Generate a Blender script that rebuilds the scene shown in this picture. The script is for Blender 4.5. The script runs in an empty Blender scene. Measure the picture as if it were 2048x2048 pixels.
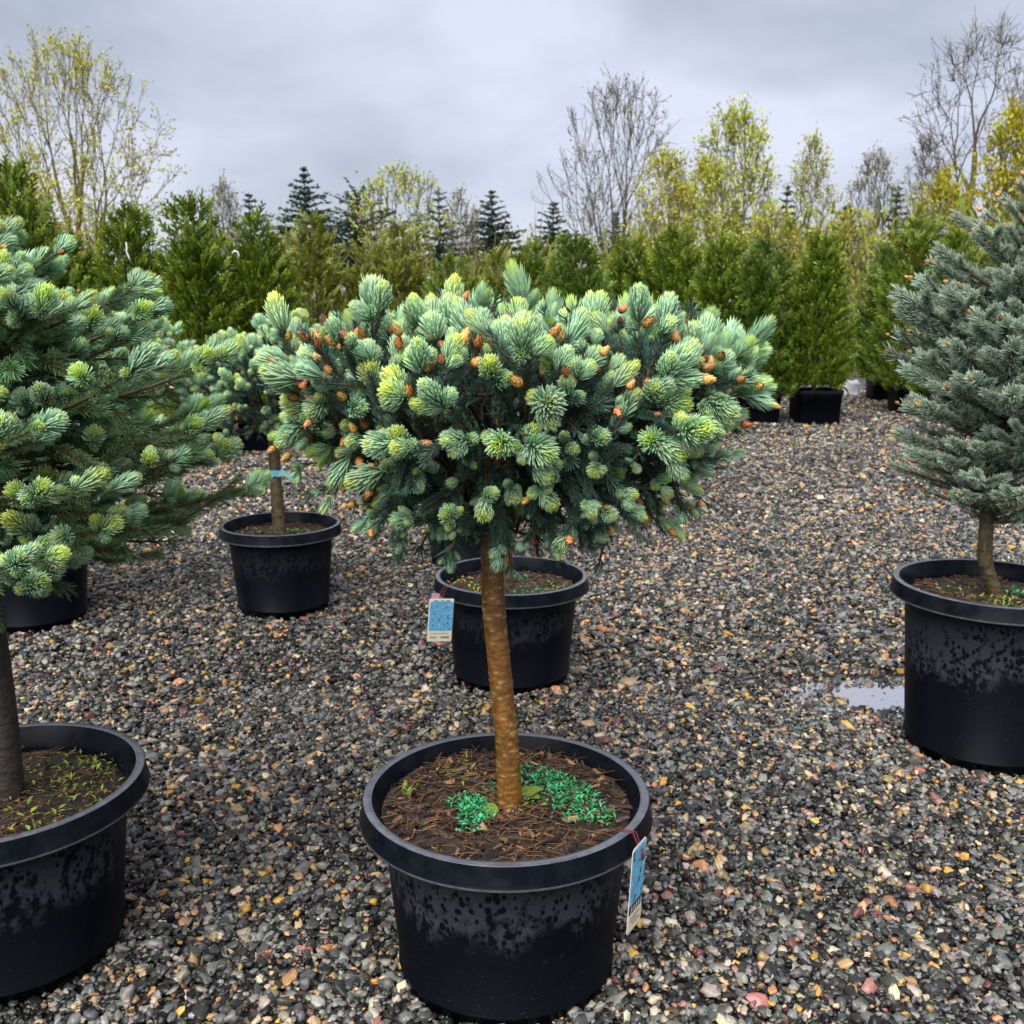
import bpy, math, random
import numpy as np
from mathutils import Vector, Matrix

PI = math.pi
rng = np.random.default_rng(7)
random.seed(7)
sc = bpy.context.scene
COL = sc.collection

# ------------------------------------------------------------------ camera
CAM_H, PITCH, FPX = 1.27, math.radians(11.6), 2050.0
cd = bpy.data.cameras.new('camera'); cam = bpy.data.objects.new('camera', cd); COL.objects.link(cam)
cam.location = (0, 0, CAM_H); cam.rotation_euler = (PI/2 - PITCH, 0, 0)
cd.sensor_width = 36; cd.lens = 36*FPX/2048; cd.clip_end = 2000; cd.clip_start = 0.05
sc.camera = cam
cd.dof.use_dof = True; cd.dof.focus_distance = 1.8; cd.dof.aperture_fstop = 11.0      # as deep as a phone lens
# ------------------------------------------------------------------ world and light (overcast)
world = bpy.data.worlds.new('World'); sc.world = world; world.use_nodes = True
SUN_EL, SUN_AZ = 50.0, 200.0
def build_world():
    nt = world.node_tree; N = nt.nodes; L = nt.links; N.clear()
    out = N.new('ShaderNodeOutputWorld'); bg = N.new('ShaderNodeBackground'); L.new(bg.outputs[0], out.inputs[0])
    tc = N.new('ShaderNodeTexCoord'); sep = N.new('ShaderNodeSeparateXYZ'); L.new(tc.outputs['Generated'], sep.inputs[0])
    mp = N.new('ShaderNodeMapping'); mp.inputs['Scale'].default_value = (1.0, 1.0, 1.9); mp.inputs['Location'].default_value = (0.35, 1.7, 0.1); mp.inputs['Rotation'].default_value = (0.0, 0.35, 0.0)
    L.new(tc.outputs['Generated'], mp.inputs[0])
    n1 = N.new('ShaderNodeTexNoise'); n1.inputs['Scale'].default_value = 2.6; n1.inputs['Detail'].default_value = 6; n1.inputs['Roughness'].default_value = 0.50; n1.inputs['Distortion'].default_value = 0.3
    L.new(mp.outputs[0], n1.inputs['Vector'])
    cr = N.new('ShaderNodeValToRGB'); e = cr.color_ramp.elements
    e[0].position = 0.36; e[0].color = (0.325, 0.355, 0.425, 1)
    e[1].position = 0.63; e[1].color = (0.58, 0.60, 0.715, 1)
    m = cr.color_ramp.elements.new(0.5); m.color = (0.435, 0.463, 0.565, 1)
    L.new(n1.outputs[0], cr.inputs[0])
    sky = N.new('ShaderNodeTexSky'); sky.sky_type = 'NISHITA'; sky.sun_disc = False
    sky.sun_elevation = math.radians(SUN_EL); sky.sun_rotation = math.radians(SUN_AZ)
    mx = N.new('ShaderNodeMix'); mx.data_type = 'RGBA'; mx.inputs[0].default_value = 0.985
    L.new(sky.outputs[0], mx.inputs[6]); L.new(cr.outputs[0], mx.inputs[7])
    L.new(mx.outputs[2], bg.inputs[0]); bg.inputs[1].default_value = 0.318
build_world()
sd = bpy.data.lights.new('sun', 'SUN'); sun = bpy.data.objects.new('sun', sd); COL.objects.link(sun)
sd.energy = 1.5; sd.angle = math.radians(60); sd.color = (1, 0.975, 0.94)
_az, _el = math.radians(SUN_AZ), math.radians(SUN_EL)
_sv = Vector((math.sin(_az)*math.cos(_el), math.cos(_az)*math.cos(_el), math.sin(_el)))
sun.rotation_euler = _sv.to_track_quat('Z', 'Y').to_euler()
sc.view_settings.view_transform = 'Standard'; sc.view_settings.look = 'None'
sc.view_settings.exposure = 1.95; sc.view_settings.gamma = 1.0; sc.view_settings.use_curve_mapping = False
cy = sc.cycles
cy.max_bounces = 5; cy.diffuse_bounces = 3; cy.glossy_bounces = 2; cy.transmission_bounces = 2; cy.caustics_reflective = False; cy.caustics_refractive = False

# ------------------------------------------------------------------ helpers
def pang(y): return math.atan((y - 1024)/FPX) + PITCH
def zat(y, D): return CAM_H - D*math.tan(pang(y))
def xat(px, D, z):
    return (px - 1024)/FPX*(D*math.cos(PITCH) + (CAM_H - z)*math.sin(PITCH))
def dground(y): return CAM_H/math.tan(pang(y))
K = 2048/1932.0                                 # the pixels I measured were on a 1932 wide view

def nrm(v):
    v = np.asarray(v, float); return v/np.maximum(np.linalg.norm(v, axis=-1, keepdims=True), 1e-9)

class MB:
    """collects vertices, triangles, a 'tint' value per vertex and a material index per triangle"""
    def __init__(s): s.V = []; s.F = []; s.T = []; s.M = []; s.n = 0
    def add(s, V, F, T=0.0, m=0):
        V = np.asarray(V, float).reshape(-1, 3); F = np.asarray(F, int).reshape(-1, 3)
        s.V.append(V); s.F.append(F + s.n); s.M.append(np.full(len(F), m, int))
        s.T.append(np.broadcast_to(np.asarray(T, float), (len(V),)).copy()); s.n += len(V)
    def arrays(s): return np.concatenate(s.V), np.concatenate(s.F), np.concatenate(s.T), np.concatenate(s.M)
    def mesh(s, name, mats, smooth=True):
        V, F, T, M = s.arrays(); return mesh_from(name, V, F, T, M, mats, smooth)

def mesh_from(name, V, F, T, M, mats, smooth=True):
    me = bpy.data.meshes.new(name)
    me.vertices.add(len(V)); me.vertices.foreach_set('co', V.astype(np.float32).ravel())
    me.loops.add(len(F)*3); me.loops.foreach_set('vertex_index', F.astype(np.int32).ravel())
    me.polygons.add(len(F)); me.polygons.foreach_set('loop_start', np.arange(0, len(F)*3, 3, dtype=np.int32))
    me.polygons.foreach_set('material_index', M.astype(np.int32))
    me.polygons.foreach_set('use_smooth', np.full(len(F), bool(smooth)))
    a = me.attributes.new('tint', 'FLOAT', 'POINT'); a.data.foreach_set('value', T.astype(np.float32))
    for m in mats: me.materials.append(m)
    me.update(calc_edges=True)
    return me

def obj(name, me, parent=None, loc=None):
    o = bpy.data.objects.new(name, me); COL.objects.link(o)
    if parent is not None: o.parent = parent
    if loc is not None: o.location = loc
    return o
def tag(o, label=None, cat=None, group=None, kind=None):
    if label: o['label'] = label
    if cat: o['category'] = cat
    if group: o['group'] = group
    if kind: o['kind'] = kind
    return o
def thing(name, loc, label, cat, group=None):
    o = obj(name, None, loc=loc); o.empty_display_size = 0.1
    return tag(o, label, cat, group)

def grid_faces(nu, nv, closed=True):
    F = []
    for j in range(nv - 1):
        for i in range(nu if closed else nu - 1):
            a = j*nu + i; b = j*nu + (i + 1) % nu; c = a + nu; d = b + nu
            F += [(a, b, d), (a, d, c)]
    return np.array(F)

def tube(mb, pts, radii, sides=6, tint=0.0, m=0, cap=True):
    pts = np.asarray(pts, float); n = len(pts)
    radii = np.broadcast_to(np.asarray(radii, float), (n,))
    T = nrm(np.gradient(pts, axis=0))
    ref = np.array([0.0, 0, 1]) if abs(T[0][2]) < 0.9 else np.array([1.0, 0, 0])
    X = nrm(np.cross(ref, T)); Y = np.cross(T, X)
    a = np.linspace(0, 2*PI, sides, endpoint=False)
    ring = np.cos(a)[None, :, None]*X[:, None, :] + np.sin(a)[None, :, None]*Y[:, None, :]
    V = (pts[:, None, :] + ring*radii[:, None, None]).reshape(-1, 3)
    F = [grid_faces(sides, n)]
    if cap:
        V = np.vstack([V, pts[-1:]]); k = len(V) - 1; b = (n - 1)*sides
        F.append(np.array([(b + i, b + (i + 1) % sides, k) for i in range(sides)]))
    mb.add(V, np.vstack(F), tint, m)

def lathe(mb, prof, n=64, tint=0.0, m=0):
    prof = np.asarray(prof, float); a = np.linspace(0, 2*PI, n, endpoint=False)
    V = np.stack([prof[:, 0][:, None]*np.cos(a), prof[:, 0][:, None]*np.sin(a), np.repeat(prof[:, 1][:, None], n, 1)], -1).reshape(-1, 3)
    mb.add(V, grid_faces(n, len(prof)), tint, m)

def needles(mb, P, D, U, L, W, curve, tb, tt, m=0, lo=False):
    """P base, D direction, U bend direction, L length, W half width; tint from tb (base) to tt (tip)"""
    n = len(P); D = nrm(D); S = nrm(np.cross(D, U)); U2 = np.cross(S, D)
    L = np.broadcast_to(L, (n,))[:, None]; W = np.broadcast_to(W, (n,))[:, None]; curve = np.broadcast_to(curve, (n,))[:, None]
    tb = np.broadcast_to(tb, (n,)); tt = np.broadcast_to(tt, (n,))
    def cen(t): return P + D*L*t + U*(curve*L*t*t)
    if lo == 2:
        V = []; T = []
        for t, w in ((0.0, 0.7), (0.62, 1.0)):
            c = cen(t); V += [c + S*W*w, c - S*W*w, c + U2*W*w*0.9]; T += [tb + (tt - tb)*t]*3
        V.append(cen(1.0)); T.append(tt)
        V = np.stack(V, 1).reshape(-1, 3); T = np.stack(T, 1).ravel()
        f = np.array([(0, 1, 4), (0, 4, 3), (1, 2, 5), (1, 5, 4), (2, 0, 3), (2, 3, 5), (3, 4, 6), (4, 5, 6), (5, 3, 6)]); k = 7
    elif lo:
        S = nrm(np.cross(D, U + rng.normal(0, 0.9, D.shape)))      # ribbons turned every way
        ts = (0.0, 0.55); ws = (0.8, 1.0)
        V = []; T = []
        for t, w in zip(ts, ws):
            c = cen(t); V += [c + S*W*w, c - S*W*w]; T += [tb + (tt - tb)*t]*2
        V.append(cen(1.0)); T.append(tt)
        V = np.stack(V, 1).reshape(-1, 3); T = np.stack(T, 1).ravel()
        f = np.array([(0, 1, 3), (0, 3, 2), (2, 3, 4)])
        k = 5
    else:
        ts = (0.0, 0.45, 0.86); ws = (0.65, 1.0, 0.85)
        V = []; T = []
        for t, w in zip(ts, ws):
            c = cen(t)
            V += [c + S*W*w, c - S*W*w, c + U2*W*w*0.9]; T += [tb + (tt - tb)*t]*3
        V.append(cen(1.0)); T.append(tt)
        V = np.stack(V, 1).reshape(-1, 3); T = np.stack(T, 1).ravel()
        f = []
        for j in (0, 3):
            for i in range(3):
                a, b = j + i, j + (i + 1) % 3
                f += [(a, b, b + 3), (a, b + 3, a + 3)]
        f += [(6, 7, 9), (7, 8, 9), (8, 6, 9)]
        f = np.array(f); k = 10
    F = (f[None] + (np.arange(n)*k)[:, None, None]).reshape(-1, 3)
    mb.add(V, F, T, m)

def frame(d, roll=0.0, s=1.0, pos=(0, 0, 0)):
    """matrix taking +Z to d"""
    d = Vector(d).normalized(); q = d.to_track_quat('Z', 'Y')
    return Matrix.Translation(Vector(pos)) @ q.to_matrix().to_4x4() @ Matrix.Rotation(roll, 4, 'Z') @ Matrix.Scale(s, 4)

def jitter_tint(a, tv=0.24):
    v, f, t, m = a; return (v, f, np.clip(t + tv*(1.5*random.random()**1.6 - 0.5), 0, 1), m)
def joined(arrs, mats_of):
    """bake (arrays, Matrix) pairs into one array set"""
    V = []; F = []; T = []; M = []; n = 0
    for (v, f, t, m), mat in arrs:
        A = np.array(mat); V.append(v @ A[:3, :3].T + A[:3, 3]); F.append(f + n); T.append(t); M.append(m); n += len(v)
    return np.concatenate(V), np.concatenate(F), np.concatenate(T), np.concatenate(M)

# ------------------------------------------------------------------ materials
def newmat(name):
    m = bpy.data.materials.new(name); m.use_nodes = True
    nt = m.node_tree; b = nt.nodes['Principled BSDF']
    return m, nt, b
def ramp(nt, src, stops, interp='LINEAR'):
    r = nt.nodes.new('ShaderNodeValToRGB'); r.color_ramp.interpolation = interp
    e = r.color_ramp.elements
    while len(e) < len(stops): e.new(0.5)
    for i, (p, c) in enumerate(stops): e[i].position = p; e[i].color = (*c, 1) if len(c) == 3 else c
    nt.links.new(src, r.inputs[0]); return r.outputs[0]
def attr(nt, name, kind='GEOMETRY'):
    a = nt.nodes.new('ShaderNodeAttribute'); a.attribute_name = name; a.attribute_type = kind; return a
def noise(nt, scale, detail=4, rough=0.5, coord='Object', vec=None):
    n = nt.nodes.new('ShaderNodeTexNoise'); n.inputs['Scale'].default_value = scale; n.inputs['Detail'].default_value = detail; n.inputs['Roughness'].default_value = rough
    if vec is None:
        tc = nt.nodes.new('ShaderNodeTexCoord'); vec = tc.outputs[coord]
    nt.links.new(vec, n.inputs['Vector']); return n.outputs[0]
def bump(nt, b, h, strength, dist):
    bp = nt.nodes.new('ShaderNodeBump'); bp.inputs['Strength'].default_value = strength; bp.inputs['Distance'].default_value = dist
    nt.links.new(h, bp.inputs['Height']); nt.links.new(bp.outputs[0], b.inputs['Normal'])
def math_node(nt, op, a, b=None, c=None):
    n = nt.nodes.new('ShaderNodeMath'); n.operation = op
    for i, v in enumerate((a, b, c)):
        if v is None: continue
        if isinstance(v, (int, float)): n.inputs[i].default_value = v
        else: nt.links.new(v, n.inputs[i])
    return n.outputs[0]

def foliage_mat(name, stops, rough=0.45, spec=0.35, hue=0.02, val=0.3, rand='obj', transl=0.0, tvar=0.0):
    m, nt, b = newmat(name)
    tin = attr(nt, 'tint').outputs['Fac']
    if tvar:
        oi0 = nt.nodes.new('ShaderNodeObjectInfo'); r0 = math_node(nt, 'FRACT', math_node(nt, 'MULTIPLY', oi0.outputs['Random'], 41.7))
        tin = math_node(nt, 'ADD', tin, math_node(nt, 'MULTIPLY_ADD', math_node(nt, 'POWER', r0, 1.6), tvar*1.5, -tvar*0.5))
    c = ramp(nt, tin, stops)
    hs = nt.nodes.new('ShaderNodeHueSaturation'); nt.links.new(c, hs.inputs['Color'])
    if rand == 'obj':
        oi = nt.nodes.new('ShaderNodeObjectInfo'); r = oi.outputs['Random']
    else:
        g = nt.nodes.new('ShaderNodeNewGeometry'); r = g.outputs['Random Per Island']
    nt.links.new(math_node(nt, 'MULTIPLY_ADD', r, hue*2, 0.5 - hue), hs.inputs['Hue'])
    r2 = math_node(nt, 'FRACT', math_node(nt, 'MULTIPLY', r, 17.31))
    nt.links.new(math_node(nt, 'MULTIPLY_ADD', r2, val, 1 - val/2), hs.inputs['Value'])
    nt.links.new(hs.outputs[0], b.inputs['Base Color'])
    b.inputs['Roughness'].default_value = rough; b.inputs['Specular IOR Level'].default_value = spec
    if transl > 0:
        tr = nt.nodes.new('ShaderNodeBsdfTranslucent'); nt.links.new(hs.outputs[0], tr.inputs[0])
        mx = nt.nodes.new('ShaderNodeMixShader'); mx.inputs[0].default_value = transl
        nt.links.new(b.outputs[0], mx.inputs[1]); nt.links.new(tr.outputs[0], mx.inputs[2])
        nt.links.new(mx.outputs[0], nt.nodes['Material Output'].inputs[0])
    return m

M = {}
M['tuft'] = foliage_mat('new_needles', [(0.0, (0.13, 0.31, 0.155)), (0.35, (0.37, 0.61, 0.385)), (0.68, (0.53, 0.76, 0.45)), (1.0, (0.65, 0.80, 0.18))], hue=0.014, val=0.30, transl=0.22, tvar=0.24)
M['tuft_blue'] = foliage_mat('new_blue_needles', [(0.0, (0.14, 0.32, 0.165)), (0.35, (0.39, 0.62, 0.415)), (0.68, (0.54, 0.76, 0.47)), (1.0, (0.65, 0.80, 0.19))], hue=0.014, val=0.30, transl=0.22, tvar=0.30)
M['tuft_mass'] = foliage_mat('new_needles_mass', [(0.0, (0.13, 0.31, 0.16)), (0.35, (0.38, 0.61, 0.395)), (0.68, (0.53, 0.76, 0.46)), (1.0, (0.65, 0.80, 0.18))], hue=0.01, val=0.1, transl=0.22)
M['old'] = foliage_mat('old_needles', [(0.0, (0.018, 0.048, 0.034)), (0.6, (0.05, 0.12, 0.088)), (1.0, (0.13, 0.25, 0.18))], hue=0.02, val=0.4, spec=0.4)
M['old_green'] = foliage_mat('old_green_needles', [(0.0, (0.035, 0.085, 0.03)), (0.6, (0.115, 0.21, 0.085)), (1.0, (0.24, 0.36, 0.135))], hue=0.025, val=0.4, spec=0.4)
M['silver'] = foliage_mat('silver_needles', [(0.0, (0.07, 0.125, 0.08)), (0.5, (0.30, 0.405, 0.30)), (1.0, (0.60, 0.68, 0.50))], hue=0.015, val=0.35, spec=0.4)
M['thuja'] = foliage_mat('thuja_scales', [(0.0, (0.025, 0.05, 0.006)), (0.5, (0.105, 0.165, 0.012)), (1.0, (0.29, 0.345, 0.022))], hue=0.025, val=0.6, rand='island', rough=0.5, transl=0.15)
M['thuja_dark'] = foliage_mat('dark_thuja_scales', [(0.0, (0.022, 0.05, 0.008)), (0.5, (0.075, 0.135, 0.014)), (1.0, (0.17, 0.245, 0.022))], hue=0.02, val=0.6, rand='island', rough=0.5, transl=0.15)
M['thuja_olive'] = foliage_mat('olive_thuja_scales', [(0.0, (0.055, 0.07, 0.010)), (0.5, (0.16, 0.185, 0.022)), (1.0, (0.29, 0.30, 0.045))], hue=0.025, val=0.5, rand='island', rough=0.5, transl=0.15)
M['fir'] = foliage_mat('fir_needles', [(0.0, (0.018, 0.040, 0.026)), (0.6, (0.05, 0.095, 0.058)), (1.0, (0.09, 0.145, 0.075))], hue=0.03, val=0.5, rand='island')
M['fir_olive'] = foliage_mat('olive_fir_needles', [(0.0, (0.04, 0.06, 0.018)), (0.6, (0.09, 0.115, 0.03)), (1.0, (0.15, 0.17, 0.04))], hue=0.03, val=0.5, rand='island')
M['leaf_yellow'] = foliage_mat('yellow_green_leaves', [(0, (0.40, 0.40, 0.03)), (1, (0.62, 0.58, 0.05))], hue=0.025, val=0.5, rand='island', transl=0.3)
M['leaf_green'] = foliage_mat('fresh_leaves', [(0, (0.36, 0.42, 0.04)), (1, (0.58, 0.60, 0.08))], hue=0.025, val=0.5, rand='island', transl=0.3)
M['leaf_olive'] = foliage_mat('olive_yellow_leaves', [(0, (0.22, 0.23, 0.03)), (1, (0.38, 0.37, 0.05))], hue=0.03, val=0.6, rand='island', transl=0.2)
M['leaf_pale'] = foliage_mat('pale_buds', [(0, (0.26, 0.25, 0.13)), (1, (0.40, 0.39, 0.22))], hue=0.02, val=0.5, rand='island', transl=0.2)
M['leaf_bright'] = foliage_mat('bright_yellow_leaves', [(0, (0.32, 0.30, 0.012)), (1, (0.55, 0.50, 0.02))], hue=0.02, val=0.4, rand='island', transl=0.3)

def simple(name, c, rough=0.5, spec=0.4):
    m, nt, b = newmat(name); b.inputs['Base Color'].default_value = (*c, 1); b.inputs['Roughness'].default_value = rough; b.inputs['Specular IOR Level'].default_value = spec
    return m
def bark_mat(name, c1, c2, scale=30, rough=0.6, bstr=0.6, stretch=(1, 1, 1)):
    m, nt, b = newmat(name)
    tc = nt.nodes.new('ShaderNodeTexCoord'); mp = nt.nodes.new('ShaderNodeMapping'); mp.inputs['Scale'].default_value = stretch
    nt.links.new(tc.outputs['Object'], mp.inputs[0])
    n = noise(nt, scale, 6, 0.6, vec=mp.outputs[0])
    nt.links.new(ramp(nt, n, [(0.3, c1), (0.7, c2)]), b.inputs['Base Color'])
    b.inputs['Roughness'].default_value = rough
    bump(nt, b, n, bstr, 0.006)
    return m
M['twig'] = bark_mat('twig_bark', (0.05, 0.022, 0.008), (0.15, 0.07, 0.02), 120, 0.6, 0.3)
M['bark_dark'] = bark_mat('dark_bark', (0.008, 0.006, 0.005), (0.042, 0.030, 0.018), 60, 0.6, 0.9)
M['bark_mossy'] = bark_mat('mossy_bark', (0.018, 0.014, 0.009), (0.125, 0.09, 0.03), 60, 0.55, 0.8)
M['bark_tree'] = bark_mat('branch_bark', (0.055, 0.045, 0.03), (0.13, 0.105, 0.075), 6, 0.8, 0.3)
M['bark_olive'] = bark_mat('olive_branch_bark', (0.085, 0.068, 0.018), (0.20, 0.165, 0.04), 6, 0.8, 0.3)

def gold_bark():
    m, nt, b = newmat('golden_wet_bark')
    tc = nt.nodes.new('ShaderNodeTexCoord'); mp = nt.nodes.new('ShaderNodeMapping'); mp.inputs['Scale'].default_value = (1, 1, 1.9)
    nt.links.new(tc.outputs['Object'], mp.inputs[0])
    n = noise(nt, 70, 6, 0.65, vec=mp.outputs[0]); n2 = noise(nt, 9, 3, 0.5)
    c1 = ramp(nt, n, [(0.30, (0.06, 0.024, 0.004)), (0.52, (0.165, 0.075, 0.012)), (0.75, (0.29, 0.15, 0.032))])
    mx = nt.nodes.new('ShaderNodeMix'); mx.data_type = 'RGBA'; mx.blend_type = 'MULTIPLY'; mx.inputs[0].default_value = 0.7
    nt.links.new(c1, mx.inputs[6]); nt.links.new(ramp(nt, n2, [(0.35, (0.42, 0.40, 0.36)), (0.65, (1.2, 1.08, 0.9))]), mx.inputs[7])
    t = attr(nt, 'tint').outputs['Fac']
    mx2 = nt.nodes.new('ShaderNodeMix'); mx2.data_type = 'RGBA'; mx2.inputs[7].default_value = (0.42, 0.27, 0.12, 1)
    nt.links.new(math_node(nt, 'MULTIPLY', t, 0.6), mx2.inputs[0]); nt.links.new(mx.outputs[2], mx2.inputs[6])
    nt.links.new(mx2.outputs[2], b.inputs['Base Color'])
    b.inputs['Roughness'].default_value = 0.46; b.inputs['Specular IOR Level'].default_value = 0.4
    bump(nt, b, n, 0.5, 0.003)
    return m
M['gold'] = gold_bark()

def bud_mat():
    m, nt, b = newmat('bud_scales')
    c = ramp(nt, attr(nt, 'tint').outputs['Fac'], [(0.0, (0.08, 0.026, 0.008)), (0.3, (0.27, 0.085, 0.014)), (0.55, (0.60, 0.235, 0.04)), (0.8, (0.74, 0.36, 0.10)), (1.0, (0.68, 0.36, 0.20))])
    hs = nt.nodes.new('ShaderNodeHueSaturation'); nt.links.new(c, hs.inputs['Color'])
    oi = nt.nodes.new('ShaderNodeObjectInfo'); r = oi.outputs['Random']
    nt.links.new(math_node(nt, 'MULTIPLY_ADD', r, 0.05, 0.475), hs.inputs['Hue'])
    nt.links.new(math_node(nt, 'MULTIPLY_ADD', math_node(nt, 'FRACT', math_node(nt, 'MULTIPLY', r, 9.7)), 0.7, 0.5), hs.inputs['Value'])
    nt.links.new(hs.outputs[0], b.inputs['Base Color']); b.inputs['Roughness'].default_value = 0.38
    return m
M['bud'] = bud_mat()

def plastic(name, h, stain=1.0, seed=0.0, top=0.30, low=0.55):
    """wet black plastic with a dried water film on the upper wall"""
    m, nt, b = newmat(name)
    tc = nt.nodes.new('ShaderNodeTexCoord'); mp = nt.nodes.new('ShaderNodeMapping'); mp.inputs['Location'].default_value = (seed, seed*1.3, 0)
    nt.links.new(tc.outputs['Object'], mp.inputs[0]); vec = mp.outputs[0]
    sep = nt.nodes.new('ShaderNodeSeparateXYZ'); nt.links.new(tc.outputs['Object'], sep.inputs[0])
    z = math_node(nt, 'DIVIDE', sep.outputs[2], h)
    edge = math_node(nt, 'MULTIPLY_ADD', noise(nt, 9, 6, 0.62, vec=vec), 0.75, -0.375)
    za = math_node(nt, 'ADD', z, edge)
    film = ramp(nt, za, [(low - 0.09, (0, 0, 0)), (low + 0.05, (1, 1, 1))])
    vo = nt.nodes.new('ShaderNodeTexVoronoi'); vo.inputs['Scale'].default_value = 78; vo.inputs['Randomness'].default_value = 1.0
    mp2 = nt.nodes.new('ShaderNodeMapping'); mp2.inputs['Scale'].default_value = (1, 1, 0.7); nt.links.new(vec, mp2.inputs[0]); nt.links.new(mp2.outputs[0], vo.inputs['Vector'])
    big = noise(nt, 11, 4, 0.6, vec=vec)
    thr = math_node(nt, 'MULTIPLY_ADD', big, 1.5, -0.42)
    drops = ramp(nt, math_node(nt, 'ADD', math_node(nt, 'SUBTRACT', math_node(nt, 'ADD', vo.outputs['Distance'], math_node(nt, 'MULTIPLY', noise(nt, 90, 2, 0.5, vec=vec), 0.12)), thr), 0.5), [(0.46, (0, 0, 0)), (0.60, (1, 1, 1))])
    rag = ramp(nt, math_node(nt, 'ADD', math_node(nt, 'MULTIPLY_ADD', z, -0.42, noise(nt, 48, 6, 0.66, vec=mp2.outputs[0])), 0.25), [(0.46, (1, 1, 1)), (0.58, (0, 0, 0))])
    drops = math_node(nt, 'MULTIPLY', drops, rag)
    fade = ramp(nt, z, [(0.0, (0, 0, 0)), (0.36, (0.0, 0.0, 0.0)), (0.58, (1, 1, 1)), (0.88, (0.45, 0.45, 0.45))])  # no film low down; its dimming under the rim is painted shadow
    f = math_node(nt, 'MULTIPLY', math_node(nt, 'MULTIPLY', film, drops), math_node(nt, 'MULTIPLY', fade, stain))
    speck = math_node(nt, 'GREATER_THAN', noise(nt, 190, 2, 0.5, vec=vec), 0.69)
    f = math_node(nt, 'MINIMUM', math_node(nt, 'ADD', f, math_node(nt, 'MULTIPLY', speck, 0.35*min(1, stain))), 1.0)
    mx = nt.nodes.new('ShaderNodeMix'); mx.data_type = 'RGBA'
    mx.inputs[6].default_value = (0.0022, 0.0030, 0.0055, 1); mx.inputs[7].default_value = (0.031, 0.034, 0.042, 1)
    nt.links.new(f, mx.inputs[0]); nt.links.new(mx.outputs[2], b.inputs['Base Color'])
    nt.links.new(math_node(nt, 'MULTIPLY_ADD', f, 0.25, 0.38), b.inputs['Roughness'])
    b.inputs['Specular IOR Level'].default_value = 0.07
    bump(nt, b, noise(nt, 220, 3, 0.6, vec=vec), 0.05, 0.002)
    return m
def rim_mat():
    m, nt, b = newmat('black_rim_plastic')
    n = noise(nt, 25, 5, 0.6)
    nt.links.new(ramp(nt, n, [(0.4, (0.003, 0.0042, 0.007)), (0.75, (0.009, 0.011, 0.015))]), b.inputs['Base Color'])
    nt.links.new(ramp(nt, n, [(0.3, (0.22, 0.22, 0.22)), (0.7, (0.42, 0.42, 0.42))]), b.inputs['Roughness'])
    b.inputs['Specular IOR Level'].default_value = 0.06; bump(nt, b, noise(nt, 60, 3, 0.5), 0.06, 0.003)
    return m
M['rim'] = rim_mat()
def lip_mat():
    m, nt, b = newmat('wet_rim_sky_sheen')
    n = noise(nt, 45, 5, 0.6)
    nt.links.new(ramp(nt, n, [(0.4, (0.075, 0.078, 0.098)), (0.7, (0.125, 0.128, 0.155))]), b.inputs['Base Color'])  # pale lavender base colour paints in the sky sheen on the wet lip
    nt.links.new(ramp(nt, n, [(0.35, (0.18, 0.18, 0.18)), (0.65, (0.34, 0.34, 0.34))]), b.inputs['Roughness']); b.inputs['Specular IOR Level'].default_value = 1.0
    return m
M['lip'] = lip_mat()

def soil_mat():
    m, nt, b = newmat('potting_soil')
    n = noise(nt, 70, 8, 0.7)
    nt.links.new(ramp(nt, n, [(0.3, (0.010, 0.007, 0.005)), (0.55, (0.035, 0.022, 0.014)), (0.8, (0.09, 0.052, 0.03))]), b.inputs['Base Color'])
    b.inputs['Roughness'].default_value = 0.7; bump(nt, b, n, 0.9, 0.012)
    return m
M['soil'] = soil_mat()
M['chip'] = foliage_mat('bark_chips', [(0, (0.012, 0.008, 0.006)), (0.5, (0.05, 0.028, 0.018)), (0.8, (0.17, 0.085, 0.045)), (1, (0.36, 0.21, 0.10))], rand='island', hue=0.015, val=0.5, rough=0.5)
M['moss'] = foliage_mat('emerald_moss', [(0, (0.010, 0.10, 0.04)), (0.5, (0.02, 0.29, 0.10)), (1, (0.07, 0.48, 0.18))], rand='island', hue=0.02, val=0.5)
M['weed'] = foliage_mat('weed_leaves', [(0, (0.09, 0.14, 0.015)), (1, (0.26, 0.34, 0.04))], rand='island', hue=0.025, val=0.5)
M['dry'] = foliage_mat('dry_needles', [(0, (0.13, 0.062, 0.022)), (1, (0.34, 0.17, 0.07))], rand='island', hue=0.02, val=0.6)

# ------------------------------------------------------------------ ground and gravel
def ground_mat():
    m, nt, b = newmat('packed_gravel')
    vo = nt.nodes.new('ShaderNodeTexVoronoi'); vo.inputs['Scale'].default_value = 55
    tc = nt.nodes.new('ShaderNodeTexCoord'); nt.links.new(tc.outputs['Object'], vo.inputs['Vector'])
    sepc = nt.nodes.new('ShaderNodeSeparateColor'); nt.links.new(vo.outputs['Color'], sepc.inputs[0])
    c = ramp(nt, sepc.outputs[0], [(0.0, (0.008, 0.008, 0.008)), (0.45, (0.02, 0.02, 0.02)), (0.7, (0.07, 0.068, 0.064)), (0.86, (0.15, 0.105, 0.06)), (1.0, (0.23, 0.17, 0.11))])
    nt.links.new(c, b.inputs['Base Color']); b.inputs['Roughness'].default_value = 0.45
    bump(nt, b, vo.outputs['Distance'], 0.8, 0.01)
    return m
M['ground'] = ground_mat()
mb = MB(); g = 600
mb.add([(-g, -20, 0), (g, -20, 0), (g, 900, 0), (-g, 900, 0)], [(0, 1, 2), (0, 2, 3)])
ground = obj('ground', mb.mesh('ground', [M['ground']], False)); tag(ground, kind='structure')

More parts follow.
